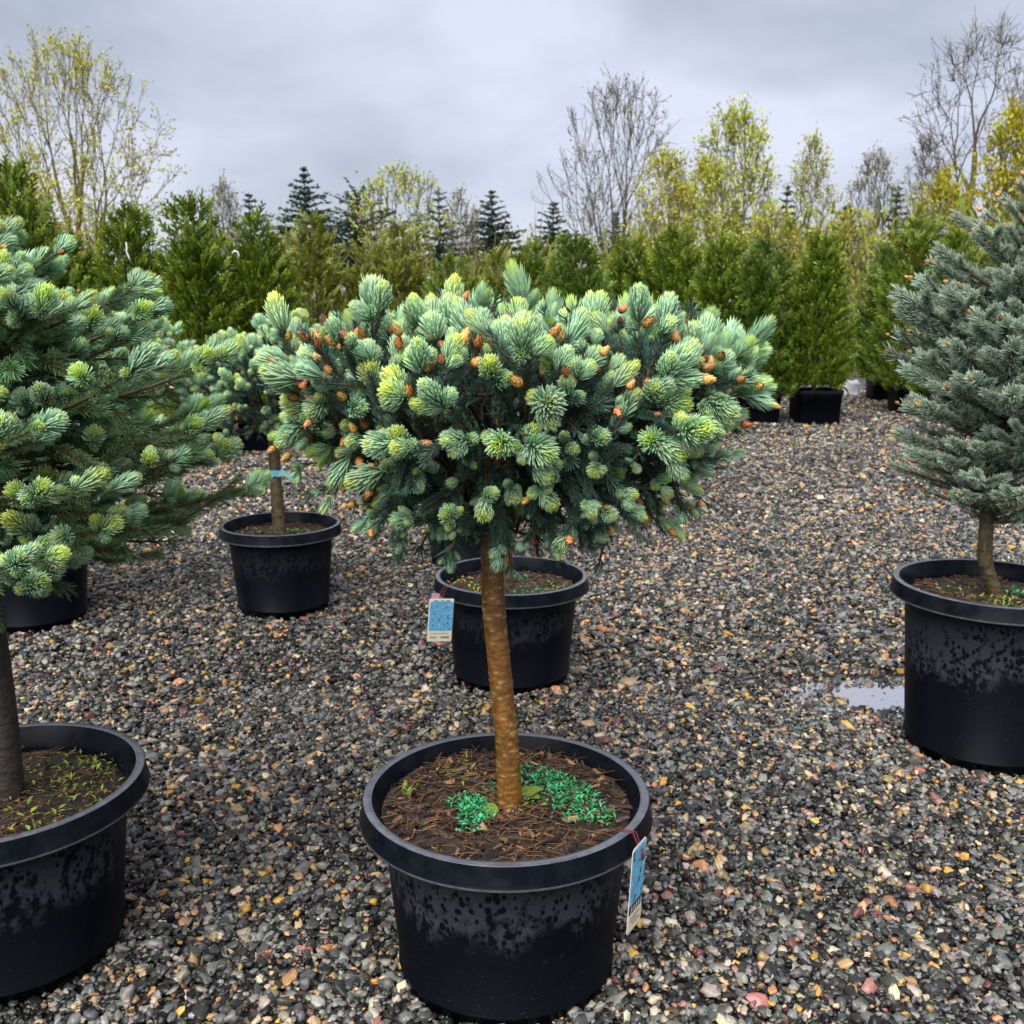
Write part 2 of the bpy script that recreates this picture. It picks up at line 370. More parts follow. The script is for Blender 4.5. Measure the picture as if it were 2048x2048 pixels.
# pots: x, y, rim radius, height
def pot_at(px, rim_y, h, R):
    D = (CAM_H - h)/math.tan(pang(rim_y)); return (xat(px, D, h), D, R, h)
POT = {
    'main': pot_at(1012, 1580, 0.37, 0.273),
    'left': pot_at(-6, 1556, 0.37, 0.275),
    'centre': pot_at(1023, 1148, 0.37, 0.262),
    'behind': (-0.215, 4.95, 0.25, 0.37),
    'midleft': pot_at(561, 1046, 0.37, 0.250),
    'farleft': (-1.93, 3.98, 0.262, 0.37),
    'right': (xat(1990, 2.78, 0.50), 2.78, 0.275, 0.50),
}
SQ = {   # square-ish pots of the arborvitae
    'near': (xat(1637, 11.0, 0.2), 10.95, 0.235, 0.37),
}

PUD = (xat(1780, dground(1400), 0), dground(1400))     # puddle centre
def pud_mask(x, y):
    u = (x - PUD[0])/0.19; v = (y - PUD[1])/0.10
    w = 0.22*np.sin(x*31 + 1.3) + 0.2*np.sin(x*57 + y*23) + 0.18*np.sin(y*71)
    return u*u + v*v + w < 1.0

def gravel():
    P = []
    def region(d0, d1, dens, smul):
        area = 0; n = int(dens*((d1 - d0)*(0.55*(d0 + d1)*1.06 + 1.8)))
        y = d0 + (d1 - d0)*np.sqrt(rng.random(n*2)*(1 - (d0/d1)**2) + (d0/d1)**2)*1.0
        y = np.sqrt(rng.random(n)*(d1**2 - d0**2) + d0**2)
        x = (rng.random(n)*2 - 1)*(0.53*y + 0.75)
        s = np.clip(rng.lognormal(math.log(0.0081), 0.37, n), 0.0045, 0.021)*smul
        return np.stack([x, y, s], 1)
    P = np.vstack([region(1.05, 3.2, 8600, 0.75), region(3.2, 6.0, 4800, 0.85), region(6.0, 9.5, 2100, 1.1), region(9.5, 16, 900, 1.45)])
    x, y, s = P.T
    keep = np.ones(len(P), bool)
    for k, (cx, cy_, R, h) in POT.items():
        keep &= (x - cx)**2 + (y - cy_)**2 > (R*0.70)**2
    cx, cy_, R, h = SQ['near']; keep &= ~((abs(x - cx) < 0.235) & (abs(y - cy_) < 0.235))
    inp = pud_mask(x, y)
    keep &= ~(inp & (rng.random(len(P)) < 0.66))
    P = P[keep]; x, y, s = P.T; n = len(P); inp = inp[keep]
    z = s*0.20 + rng.random(n)**1.5*0.013 + 0.004*np.sin(x*5.1 + 1)*np.sin(y*4.3) + 0.004
    z[inp] = rng.random(inp.sum())*0.009 - 0.008
    rim = ~inp & (((x - PUD[0])/0.36)**2 + ((y - PUD[1])/0.20)**2 < 1)
    z[rim] -= 0.006
    rot = np.stack([rng.normal(0, 0.36, n), rng.normal(0, 0.36, n), rng.random(n)*2*PI], 1)
    scl = np.stack([s*rng.uniform(0.95, 1.5, n), s*rng.uniform(0.8, 1.15, n), s*rng.uniform(0.42, 0.85, n)], 1)
    # stone colours: mostly wet charcoal and slate, some tan, ochre, pink, pale
    pal = np.array([(0.014, 0.014, 0.013), (0.030, 0.031, 0.029), (0.066, 0.067, 0.062), (0.135, 0.138, 0.130), (0.080, 0.082, 0.066), (0.21, 0.205, 0.185),
                    (0.34, 0.23, 0.105), (0.50, 0.29, 0.06), (0.44, 0.22, 0.10), (0.32, 0.14, 0.11), (0.46, 0.38, 0.27), (0.14, 0.055, 0.05), (0.24, 0.21, 0.17), (0.54, 0.36, 0.20)])
    pr = np.array([0.13, 0.18, 0.185, 0.15, 0.075, 0.105, 0.042, 0.021, 0.020, 0.013, 0.038, 0.011, 0.070, 0.022])
    k = rng.choice(len(pal), n, p=pr/pr.sum())
    col = pal[k]*(1.08 + 0.16*np.sin(x*1.3 + 0.7*y)*np.sin(y*1.1 + 1.0) + 0.10*np.sin(x*3.7 - y*2.9))[:, None]*0.96*rng.uniform(0.75, 1.3, (n, 1))*rng.uniform(0.93, 1.07, (n, 3))
    me = bpy.data.meshes.new('gravel'); me.vertices.add(n); me.vertices.foreach_set('co', np.stack([x, y, z], 1).astype(np.float32).ravel())
    for nm, arr in (('rot', rot), ('scl', scl)):
        a = me.attributes.new(nm, 'FLOAT_VECTOR', 'POINT'); a.data.foreach_set('vector', arr.astype(np.float32).ravel())
    a = me.attributes.new('stone_colour', 'FLOAT_COLOR', 'POINT'); a.data.foreach_set('color', np.hstack([col, np.ones((n, 1))]).astype(np.float32).ravel())
    a = me.attributes.new('kind_index', 'INT', 'POINT'); a.data.foreach_set('value', rng.integers(0, 6, n).astype(np.int32))
    m, nt, b = newmat('wet_stone')
    at = attr(nt, 'stone_colour', 'INSTANCER'); n1 = noise(nt, 1.6, 4, 0.6)
    mx = nt.nodes.new('ShaderNodeMix'); mx.data_type = 'RGBA'; mx.blend_type = 'MULTIPLY'; mx.inputs[0].default_value = 1.0
    nt.links.new(at.outputs['Color'], mx.inputs[6]); nt.links.new(ramp(nt, n1, [(0.3, (0.7, 0.7, 0.7)), (0.7, (1.25, 1.25, 1.25))]), mx.inputs[7])
    nt.links.new(mx.outputs[2], b.inputs['Base Color']); b.inputs['Roughness'].default_value = 0.28; b.inputs['Specular IOR Level'].default_value = 0.34
    o = obj('gravel', me); tag(o, 'wet dark gravel with scattered tan and ochre pebbles', 'gravel', kind='stuff')
    ng = bpy.data.node_groups.new('gravel_stones', 'GeometryNodeTree')
    ng.interface.new_socket('Geometry', in_out='INPUT', socket_type='NodeSocketGeometry'); ng.interface.new_socket('Geometry', in_out='OUTPUT', socket_type='NodeSocketGeometry')
    N = ng.nodes; L = ng.links; gi = N.new('NodeGroupInput'); go = N.new('NodeGroupOutput')
    jn = N.new('GeometryNodeJoinGeometry')
    for i in range(6):
        ico = N.new('GeometryNodeMeshIcoSphere'); ico.inputs['Subdivisions'].default_value = 2
        vo = N.new('ShaderNodeTexVoronoi'); vo.inputs['Scale'].default_value = 0.95; pos = N.new('GeometryNodeInputPosition')
        off = N.new('ShaderNodeVectorMath'); off.operation = 'ADD'; off.inputs[1].default_value = (i*3.7, i*1.9, i*5.3)
        L.new(pos.outputs[0], off.inputs[0]); L.new(off.outputs[0], vo.inputs['Vector'])
        nz = N.new('ShaderNodeTexNoise'); nz.inputs['Scale'].default_value = 0.9; nz.inputs['Detail'].default_value = 2; L.new(off.outputs[0], nz.inputs['Vector'])
        mm = N.new('ShaderNodeMath'); mm.operation = 'MULTIPLY_ADD'; mm.inputs[1].default_value = -1.15; mm.inputs[2].default_value = 1.0; L.new(vo.outputs['Distance'], mm.inputs[0])
        ma = N.new('ShaderNodeMath'); ma.operation = 'MULTIPLY_ADD'; ma.inputs[1].default_value = 1.1; L.new(nz.outputs[0], ma.inputs[0]); L.new(mm.outputs[0], ma.inputs[2])
        sc_ = N.new('ShaderNodeVectorMath'); sc_.operation = 'SCALE'; L.new(pos.outputs[0], sc_.inputs[0]); L.new(ma.outputs[0], sc_.inputs['Scale'])
        sp = N.new('GeometryNodeSetPosition'); L.new(ico.outputs['Mesh'], sp.inputs['Geometry']); L.new(sc_.outputs[0], sp.inputs['Position'])
        sm = N.new('GeometryNodeSetMaterial'); sm.inputs['Material'].default_value = m; L.new(sp.outputs[0], sm.inputs['Geometry'])
        ss = N.new('GeometryNodeSetShadeSmooth'); L.new(sm.outputs[0], ss.inputs['Geometry'])
        gt = N.new('GeometryNodeGeometryToInstance'); L.new(ss.outputs[0], gt.inputs[0]); L.new(gt.outputs[0], jn.inputs[0])
    ip = N.new('GeometryNodeInstanceOnPoints'); L.new(gi.outputs[0], ip.inputs['Points']); L.new(jn.outputs[0], ip.inputs['Instance']); ip.inputs['Pick Instance'].default_value = True
    def na(name, t):
        q = N.new('GeometryNodeInputNamedAttribute'); q.data_type = t; q.inputs['Name'].default_value = name; return q.outputs['Attribute']
    er = N.new('FunctionNodeEulerToRotation'); L.new(na('rot', 'FLOAT_VECTOR'), er.inputs[0])
    L.new(er.outputs[0], ip.inputs['Rotation']); L.new(na('scl', 'FLOAT_VECTOR'), ip.inputs['Scale']); L.new(na('kind_index', 'INT'), ip.inputs['Instance Index'])
    L.new(ip.outputs[0], go.inputs[0])
    md = o.modifiers.new('stones', 'NODES'); md.node_group = ng
    return o
gravel()

def puddle():
    m, nt, b = newmat('puddle_water'); b.inputs['Base Color'].default_value = (0.6, 0.6, 0.6, 1); b.inputs['Metallic'].default_value = 0.85; b.inputs['Roughness'].default_value = 0.03; b.inputs['IOR'].default_value = 1.45; b.inputs['Specular IOR Level'].default_value = 1.0
    b.inputs['Coat Weight'].default_value = 1.0; b.inputs['Coat Roughness'].default_value = 0.02; b.inputs['Coat IOR'].default_value = 1.8
    bump(nt, b, noise(nt, 14, 2, 0.5), 0.015, 0.01)
    n = 72; a = np.linspace(0, 2*PI, n, endpoint=False)
    r = 1 + 0.12*np.sin(3*a + 1) + 0.1*np.sin(5*a) + 0.06*np.sin(11*a + 2)
    V = np.vstack([[0, 0, 0], np.stack([0.36*r*np.cos(a), 0.155*r*np.sin(a), 0*a], 1)])
    mb = MB(); mb.add(V, [(0, 1 + i, 1 + (i + 1) % n) for i in range(n)])
    o = obj('puddle', mb.mesh('puddle', [m]), loc=(PUD[0], PUD[1], 0.0065)); tag(o, kind='structure')
puddle()

# ------------------------------------------------------------------ pots
def pot_profile(R, h):
    k = R/0.273
    wall = [(0.0, 0.004), (0.19*k, 0.004), (0.199*k, 0.006), (0.2035*k, 0.036), (0.2075*k, 0.0385), (0.2075*k, 0.0415), (0.2045*k, 0.044), (0.2325*k, h - 0.043)]
    rim = [[(0.2325*k, h - 0.0445), (0.272*k, h - 0.0445)], [(0.272*k, h - 0.0445), (0.2745*k, h - 0.0430), (0.2745*k, h - 0.0390)], [(0.2745*k, h - 0.0390), (0.2725*k, h - 0.036), (0.2680*k, h - 0.0035), (0.2668*k, h - 0.001)],
           [(0.2668*k, h - 0.001), (0.2655*k, h), (0.2520*k, h), (0.2508*k, h - 0.001)], [(0.2508*k, h - 0.001), (0.2495*k, h - 0.004), (0.2300*k, h - 0.036), (0.2285*k, h - 0.045), (0.2240*k, h - 0.075), (0.214*k, h - 0.14)]]
    return np.array(wall), rim

def chip_mesh(n, R, z0f, lo=0.01, hi=0.045, wr=(0.12, 0.4), dens=None):
    mb = MB()
    r = R*np.sqrt(rng.random(n)); a = rng.random(n)*2*PI
    for i in range(n):
        l = rng.uniform(lo, hi); w = l*rng.uniform(*wr); t = max(0.0012, w*0.18)
        M4 = Matrix.Translation((r[i]*math.cos(a[i]), r[i]*math.sin(a[i]), z0f(r[i]) + t + rng.random()*0.006)) @ Matrix.Rotation(rng.random()*2*PI, 4, 'Z') @ Matrix.Rotation(rng.normal(0, 0.28), 4, 'Y') @ Matrix.Rotation(rng.normal(0, 0.4), 4, 'X')
        c = rng.uniform(0.6, 1, 8)
        V = [(sx*l/2*c[j], sy*w/2*c[(j*3+1) % 8], sz*t) for j, (sx, sy, sz) in enumerate([(-1, -1, -1), (1, -.7, -1), (1, .8, -1), (-1, 1, -1), (-1, -.9, 1), (1, -.6, 1), (1, .7, 1), (-.9, 1, 1)])]
        V = np.array([M4 @ Vector(v) for v in V])
        F = [(4, 5, 6), (4, 6, 7), (0, 1, 5), (0, 5, 4), (1, 2, 6), (1, 6, 5), (2, 3, 7), (2, 7, 6), (3, 0, 4), (3, 4, 7)]
        mb.add(V, F, rng.random()**2.0)
    return mb

def leaflet_patch(spots, n, zf, size, mb=None, spread=0.5):
    """tiny leaves in clumps: spots = (x, y, radius)"""
    mb = mb or MB()
    for (x, y, r, cnt) in spots:
        r *= 1.4
        for _ in range(int(cnt*1.15)):
            rr = 1.15*r*math.sqrt(random.random()); a = random.random()*2*PI
            px, py = x + rr*math.cos(a), y + rr*math.sin(a)
            l = size*rng.uniform(0.6, 1.5); l *= 1.25; w = l*rng.uniform(0.10, 0.30)
            M4 = Matrix.Translation((px, py, zf(math.hypot(px, py)) + rng.random()*0.009)) @ Matrix.Rotation(rng.random()*2*PI, 4, 'Z') @ Matrix.Rotation(-rng.uniform(0.0, 1.0), 4, 'Y')
            V = np.array([M4 @ Vector(v) for v in ((0, 0, 0), (l*.5, w, 0.001), (l*.55, 0, -w*.25), (l*.5, -w, 0.001), (l, 0, -w*.2))])
            mb.add(V, [(0, 2, 1), (0, 3, 2), (1, 2, 4), (2, 3, 4)], rng.random())
    return mb

def make_pot(key, label, stain=1.0, detail=1, group='large round nursery pots on the gravel', soil_dep=0.05, rotz=0.0):
    x, y, R, h = POT[key]
    root = thing('nursery_pot', (x, y, 0), label, 'pot', group)
    wp, rp = pot_profile(R, h); n = 96 if detail else 56
    mb = MB(); lathe(mb, wp, n)
    obj('wall', mb.mesh('pot_wall', [plastic('pot_plastic_' + key, h, stain, seed=rng.random()*5)]), root)
    mb = MB()
    for ii, seg_ in enumerate(rp): lathe(mb, seg_, n, 0, 1 if ii in (1, 3) else 0)
    obj('rim', mb.mesh('pot_rim', [M['rim'], M['lip']]), root)
    # drain holes around the foot
    mb = MB(); k = R/0.273
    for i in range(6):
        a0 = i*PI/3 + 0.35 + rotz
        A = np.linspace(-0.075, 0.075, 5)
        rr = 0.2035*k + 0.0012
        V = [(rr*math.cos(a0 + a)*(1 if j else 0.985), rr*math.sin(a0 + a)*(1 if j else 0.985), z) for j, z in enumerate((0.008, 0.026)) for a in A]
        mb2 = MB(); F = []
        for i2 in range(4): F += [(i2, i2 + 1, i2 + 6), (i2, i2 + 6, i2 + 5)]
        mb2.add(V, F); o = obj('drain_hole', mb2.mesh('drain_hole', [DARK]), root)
    rs = (0.2335 if soil_dep < 0.045 else 0.2276)*k
    zs = h - soil_dep
    def zf(r): return zs + 0.012*(1 - min(1, r/rs)**2)
    mb = MB(); nr, na = 22, 64
    V = []
    for j in range(nr):
        r = rs*1.0*(j/(nr - 1))
        for i in range(na):
            a = 2*PI*i/na
            V.append((r*math.cos(a), r*math.sin(a), zf(r) + (0.005*math.sin(r*90 + 3*a) + rng.normal(0, 0.0022))*(0.3 if j == nr - 1 else 1)))
    mb.add(V, grid_faces(na, nr)); soil = obj('soil', mb.mesh('soil', [M['soil']]), root)
    return root, soil, zf, rs
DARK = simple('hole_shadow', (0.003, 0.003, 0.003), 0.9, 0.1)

# ------------------------------------------------------------------ spruce kit: tufts, twigs, buds (all along +Z)
def spiral(n, jitter=0.12):
    a = np.arange(n)*2.39996 + rng.normal(0, jitter, n); return np.stack([np.cos(a), np.sin(a), 0*a], 1)
def tuft_arrays(A=0.036, n=105, L=0.023, W=0.00105, open_=0.9, tip=1.0, lo=False, incurve=0.22, droop=0.0):
    """a new shoot like a shaving brush: needles leave the axis forward and close over the tip"""
    mb = MB(); s = (np.arange(n) + 0.5)/n
    r = spiral(n); z = np.array([0, 0, 1.0])
    phi = (0.86*(1 - s)**0.75 + 0.06)*open_ + rng.normal(0, 0.05, n)
    D = r*np.sin(phi)[:, None] + z*np.cos(phi)[:, None]
    P = r*0.0018 + z*(A*s)[:, None]
    Ln = L*(0.95 + 0.25*np.sin(PI*np.clip(s*0.9 + 0.08, 0, 1)) - 0.25*s)*rng.uniform(0.90, 1.08, n)
    U = nrm(z - r*0.25)
    tb = 0.12 + 0.45*s; tt = np.clip(0.54 + 0.60*s**1.9*tip + rng.normal(0, 0.06, n), 0, 1)
    needles(mb, P, D, np.broadcast_to(U, D.shape), Ln, W*rng.uniform(0.85, 1.2, n)*(1.3 if lo == 2 else 1.9 if lo else 1), incurve, tb, tt, 0, lo)
    if not lo: tube(mb, [(0, 0, -0.004), (0, 0, A*0.5), (0, 0, A)], [0.0026, 0.0022, 0.001], 5, 0.1, 1)
    return mb.arrays()
def twig_arrays(A=0.14, n=190, L=0.018, W=0.00085, phi0=1.15, phi1=0.75, lo=False, curve=0.35, flat=0.0, bend=0.012):
    mb = MB(); s = np.sort(rng.random(n)); z = np.array([0, 0, 1.0])
    r = spiral(n, 0.3)
    if flat: r = nrm(r + np.array([0, 1.0, 0])*flat)          # needles swept to the upper side
    ph = phi0 + (phi1 - phi0)*s + rng.normal(0, 0.13, n)
    D = r*np.sin(ph)[:, None] + z*np.cos(ph)[:, None]
    bx = bend*(s**2)
    P = np.stack([bx, 0*s, A*s], 1) + r*0.0015
    Ln = L*rng.uniform(0.72, 1.15, n)*(1 - 0.25*(1 - s)**3)
    needles(mb, P, D, np.broadcast_to(z, D.shape), Ln, W*(1.9 if lo else 1)*rng.uniform(0.85, 1.2, n), curve, 0.05 + 0.2*rng.random(n), 0.45 + 0.5*rng.random(n), 0, lo)
    t = np.linspace(0, 1, 4); tube(mb, np.stack([bend*t**2, 0*t, A*t], 1), np.array([0.0032, 0.0028, 0.0024, 0.0018]), 4 if lo else 6, 0.3, 1)
    return mb.arrays()
def bud_arrays(L=0.021, R=0.0068, open_=0.1):
    mb = MB(); n = 12; k = 9
    t = np.linspace(0, 1, k); prof = np.stack([R*0.86*np.sin(PI*(0.12 + 0.88*t)**0.75)**0.8, L*t], 1); prof[-1, 0] = 0.0004
    lathe(mb, prof, n, 0.15)
    for row, (tz, m_) in enumerate(((0.05, 6), (0.22, 6), (0.42, 6), (0.62, 5))):       # overlapping scales
        for i in range(m_):
            a = 2*PI*(i + 0.5*row)/m_ + rng.normal(0, 0.08); w = 0.62
            z0, z1 = L*tz, L*min(1.03, tz + 0.40)
            def rad(zz): return R*(0.90*math.sin(PI*(0.12 + 0.88*min(1, zz/L))**0.75)**0.8) + 0.0006
            pts = []
            for f, ww in ((0, 0.75), (0.45, 1.0), (0.8, 0.62)):
                zz = z0 + (z1 - z0)*f; q = rad(min(zz, L*0.96)) + 0.0012*f + open_*R*f*f
                for sg in (-1, 0, 1): pts.append(((q + (0.0005 if sg == 0 else 0))*math.cos(a + sg*w*ww), (q + (0.0005 if sg == 0 else 0))*math.sin(a + sg*w*ww), zz))
            q = rad(min(z1, L*0.96))*(0.35 if row == 3 else 1) + 0.0008 + open_*R; pts.append((q*math.cos(a), q*math.sin(a), z1))
            F = [(0, 1, 4), (0, 4, 3), (1, 2, 5), (1, 5, 4), (3, 4, 7), (3, 7, 6), (4, 5, 8), (4, 8, 7), (6, 7, 9), (7, 8, 9)]
            mb.add(pts, F, [0.12]*3 + [0.45 + 0.2*rng.random()]*3 + [0.85]*3 + [1.0])
    return mb.arrays()

KIT = {}
def kit(name, arrs, mats): KIT[name] = [(a, mesh_from(name, *a, mats)) for a in arrs]
tm = [M['tuft'], M['twig']]; tbm = [M['tuft_blue'], M['twig']]
def tuft_set(W=0.00124, nf=1.0):
    return [tuft_arrays(0.024, int(125*nf), 0.0195, W, 1.02, incurve=0.40), tuft_arrays(0.018, int(115*nf), 0.0190, W, 1.08, incurve=0.40), tuft_arrays(0.015, int(105*nf), 0.0180, W, 0.98, incurve=0.44),
            tuft_arrays(0.011, int(95*nf), 0.0165, W, 0.92, incurve=0.48), tuft_arrays(0.033, int(150*nf), 0.0205, W, 0.94, incurve=0.38), tuft_arrays(0.019, int(115*nf), 0.0195, W, 1.28, incurve=0.26), tuft_arrays(0.027, int(130*nf), 0.0195, W, 0.95, incurve=0.42)]
kit('new_shoot', tuft_set(), tm)
kit('new_blue_shoot', tuft_set(0.0011), tbm)
for nm_, mm_ in (('new_shoot', tm), ('new_blue_shoot', tbm), ('small_shoot', tm)):
    kit(nm_ + '_mid', [tuft_arrays(0.025, 92, 0.0200, 0.00115, 1.0, lo=2, incurve=0.38), tuft_arrays(0.019, 86, 0.0190, 0.00115, 1.05, lo=2, incurve=0.38), tuft_arrays(0.030, 98, 0.0205, 0.00115, 0.95, lo=2, incurve=0.36)] if nm_ != 'small_shoot' else [tuft_arrays(0.013, 60, 0.0140, 0.0011, 0.85, lo=2, incurve=0.44)], mm_)
kit('small_shoot', [tuft_arrays(0.012, 80, 0.0145, 0.0011, 0.85, incurve=0.42), tuft_arrays(0.015, 85, 0.015, 0.0011, 0.92, incurve=0.38), tuft_arrays(0.009, 70, 0.013, 0.0011, 0.78, incurve=0.46)], tm)
kit('shoot_far_green', [tuft_arrays(0.026, 44, 0.021, 0.0012, 1.0, lo=True, incurve=0.38), tuft_arrays(0.020, 40, 0.020, 0.0012, 1.0, lo=True, incurve=0.38)], [M['tuft_mass'], M['twig']])
kit('shoot_far', [tuft_arrays(0.026, 44, 0.021, 0.0012, 1.0, lo=True, incurve=0.38), tuft_arrays(0.020, 40, 0.020, 0.0012, 1.0, lo=True, incurve=0.38)], [M['tuft_mass'], M['twig']])
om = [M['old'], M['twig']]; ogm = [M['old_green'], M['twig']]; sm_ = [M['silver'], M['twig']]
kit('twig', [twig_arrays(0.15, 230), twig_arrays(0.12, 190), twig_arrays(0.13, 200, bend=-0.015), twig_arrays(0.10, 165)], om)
kit('twig_far', [twig_arrays(0.14, 46, 0.019, 0.00095, lo=True), twig_arrays(0.11, 38, 0.019, 0.00095, lo=True)], om)
kit('green_twig', [twig_arrays(0.15, 230, flat=0.25), twig_arrays(0.12, 190, flat=0.25), twig_arrays(0.13, 200, bend=-0.015)], ogm)
kit('green_twig_far', [twig_arrays(0.14, 46, 0.019, 0.00095, lo=True), twig_arrays(0.11, 38, 0.019, 0.00095, lo=True)], ogm)
kit('silver_twig', [twig_arrays(0.14, 360, 0.029, 0.00125, 1.15, 0.70, flat=0.30), twig_arrays(0.12, 320, 0.029, 0.00125, 1.15, 0.7, flat=0.25), twig_arrays(0.10, 270, 0.028, 0.00125, 1.1, 0.65, flat=0.30)], sm_)
kit('silver_twig_far', [twig_arrays(0.13, 62, 0.028, 0.00105, lo=True, flat=0.3), twig_arrays(0.10, 50, 0.028, 0.00105, lo=True, flat=0.3)], sm_)
kit('bud', [bud_arrays(0.023, 0.0060, 0.10), bud_arrays(0.027, 0.0066, 0.16), bud_arrays(0.019, 0.0054, 0.08), bud_arrays(0.022, 0.0062, 0.24)], [M['bud']])

CAMV = Vector((0, 0, CAM_H))
def emit(root, name, items, far, limit=300, joined_name=None, mid=0):
    """items: list of (kit name, Matrix local). Largest in view become parts, the others one joined part of kind stuff."""
    loc = Vector(root.location)
    def key(it):
        p = it[1].translation + loc; d = (p - CAMV).length
        px = 1024 + p.x/max(p.y*0.98, 0.1)*FPX
        return d + (0.0 if -60 < px < 2110 else 3.0) + it[2] - 0.16*it[1].to_scale()[0]*(it[0] != 'bud')
    items = sorted(items, key=key)
    for kn, mt, _ in items[:limit]:
        v = KIT[kn]; me = v[random.randrange(len(v))][1]
        o = obj(name, me, root); o.matrix_basis = mt
    rest = items[limit:]
    if rest and mid:
        A = joined([(jitter_tint(KIT[kn + '_mid'][random.randrange(len(KIT[kn + '_mid']))][0]), mt) for kn, mt, _ in rest[:mid]], None)
        o = obj(joined_name or (name + '_mass'), mesh_from(name, *A, [M['tuft_mass'], M['twig']], False), root); o['kind'] = 'stuff'; rest = rest[mid:]
    if rest and far:
        arrs = [((jitter_tint(KIT[far][random.randrange(len(KIT[far]))][0]) if far.startswith('shoot') else KIT[far][random.randrange(len(KIT[far]))][0]), mt) for kn, mt, _ in rest]
        A = joined(arrs, None)
        o = obj(joined_name or (name + '_mass'), mesh_from(joined_name or name, *A, list(KIT[far][0][1].materials)), root); o['kind'] = 'stuff'

def trunk_mesh(path, radii, mat, sides=28, rows=140, rough=0.0012, rings=True, flare=0.0, seed=0):
    """tapered trunk along a path with wrinkled, ringed bark as real relief"""
    path = np.asarray(path, float); t = np.linspace(0, 1, len(path)); u = np.linspace(0, 1, rows)
    # smooth the path
    C = np.stack([np.interp(u, t, path[:, i]) for i in range(3)], 1)
    ker = np.ones(max(3, rows//8)); ker /= ker.sum(); pad = len(ker)//2
    for i in (0, 1): C[:, i] = np.convolve(np.pad(C[:, i], pad, mode='edge'), ker, 'same')[pad:pad + rows]
    Rr = np.interp(u, np.linspace(0, 1, len(radii)), radii)
    a = np.linspace(0, 2*PI, sides, endpoint=False); rs = np.random.default_rng(seed)
    H = np.zeros((rows, sides)); T = np.zeros((rows, sides))
    Lz = np.linalg.norm(path[-1] - path[0])
    for k in range(3): H += rs.normal(0, 0.5)*np.sin((k + 1)*a + rs.random()*6)[None, :]*np.sin(u*PI*rs.uniform(1, 5) + rs.random()*6)[:, None]
    H *= rough*0.9
    if rings:
        for _ in range(int(Lz*430)):                       # short horizontal lenticels and resin beads
            cu, ca = rs.random(), rs.random()*2*PI; wu, wa = rs.uniform(0.0014, 0.0028)/Lz, rs.uniform(0.10, 0.34)
            da = np.abs((a - ca + PI) % (2*PI) - PI)
            gq = np.exp(-((u - cu + 0.004*np.sin(ca))/wu)**2)[:, None]*np.exp(-(da/wa)**2)[None, :]
            s = rs.choice([1, 1, -0.8])
            H += gq*rough*s*1.1; T += np.maximum(0, gq*s)
    else:
        for k in range(40):
            cu, ca = rs.random(), rs.random()*2*PI; wu, wa = rs.uniform(0.01, 0.05)/Lz, rs.uniform(0.1, 0.3)
            da = np.abs((a - ca + PI) % (2*PI) - PI); H += np.exp(-((u - cu)/wu)**2)[:, None]*np.exp(-(da/wa)**2)[None, :]*rough*rs.normal(0, 1)
    rad = Rr[:, None]*(1 + flare*np.exp(-u*18))[:, None] + H
    V = np.stack([C[:, 0][:, None] + rad*np.cos(a), C[:, 1][:, None] + rad*np.sin(a), np.repeat(C[:, 2][:, None], sides, 1)], -1).reshape(-1, 3)
    mb = MB(); mb.add(V, grid_faces(sides, rows), np.clip(T, 0, 1).ravel())
    return mb.mesh('trunk', [mat])

def env_sample(env, n, mind, wob=0.10, squash=1.0, seed=1):
    """points on a surface of revolution given as (z, r) from below to top; poisson spaced; returns points, normals"""
    rs = np.random.default_rng(seed); env = np.array(env, float)
    seg = np.linalg.norm(np.diff(env, axis=0), axis=1)*(env[1:, 1] + env[:-1, 1])
    cum = np.concatenate([[0], np.cumsum(seg)]); cum /= cum[-1]
    ph = rs.random(6)*6
    pts = []; nor = []; tries = 0
    while len(pts) < n and tries < n*120:
        tries += 1
        q = rs.random(); i = min(len(seg) - 1, np.searchsorted(cum, q) - 1); f = (q - cum[i])/max(1e-9, cum[i+1] - cum[i])
        z, r = env[i] + (env[i+1] - env[i])*f; a = rs.random()*2*PI
        dz, dr = env[i+1] - env[i]
        k = 1 + wob*(math.sin(2*a + ph[0])*0.4 + math.sin(3*a + ph[1] + z*9)*0.5 + math.sin(7*a + ph[2] - z*13)*0.5)
        p = np.array([r*k*math.cos(a), r*k*math.sin(a)*squash, z])
        if pts and np.min(np.linalg.norm(np.array(pts) - p, axis=1)) < mind: continue
        nn = nrm([dz*math.cos(a), dz*math.sin(a), -dr]); pts.append(p); nor.append(nn)
    return np.array(pts), np.array(nor)

def rot_about(d, ang, roll):
    """a unit vector at angle ang from d"""
    d = np.asarray(d, float); ref = np.array([0, 0, 1.0]) if abs(d[2]) < 0.9 else np.array([1.0, 0, 0])
    x = nrm(np.cross(ref, d)); y = np.cross(d, x)
    return nrm(d*math.cos(ang) + (x*math.cos(roll) + y*math.sin(roll))*math.sin(ang))

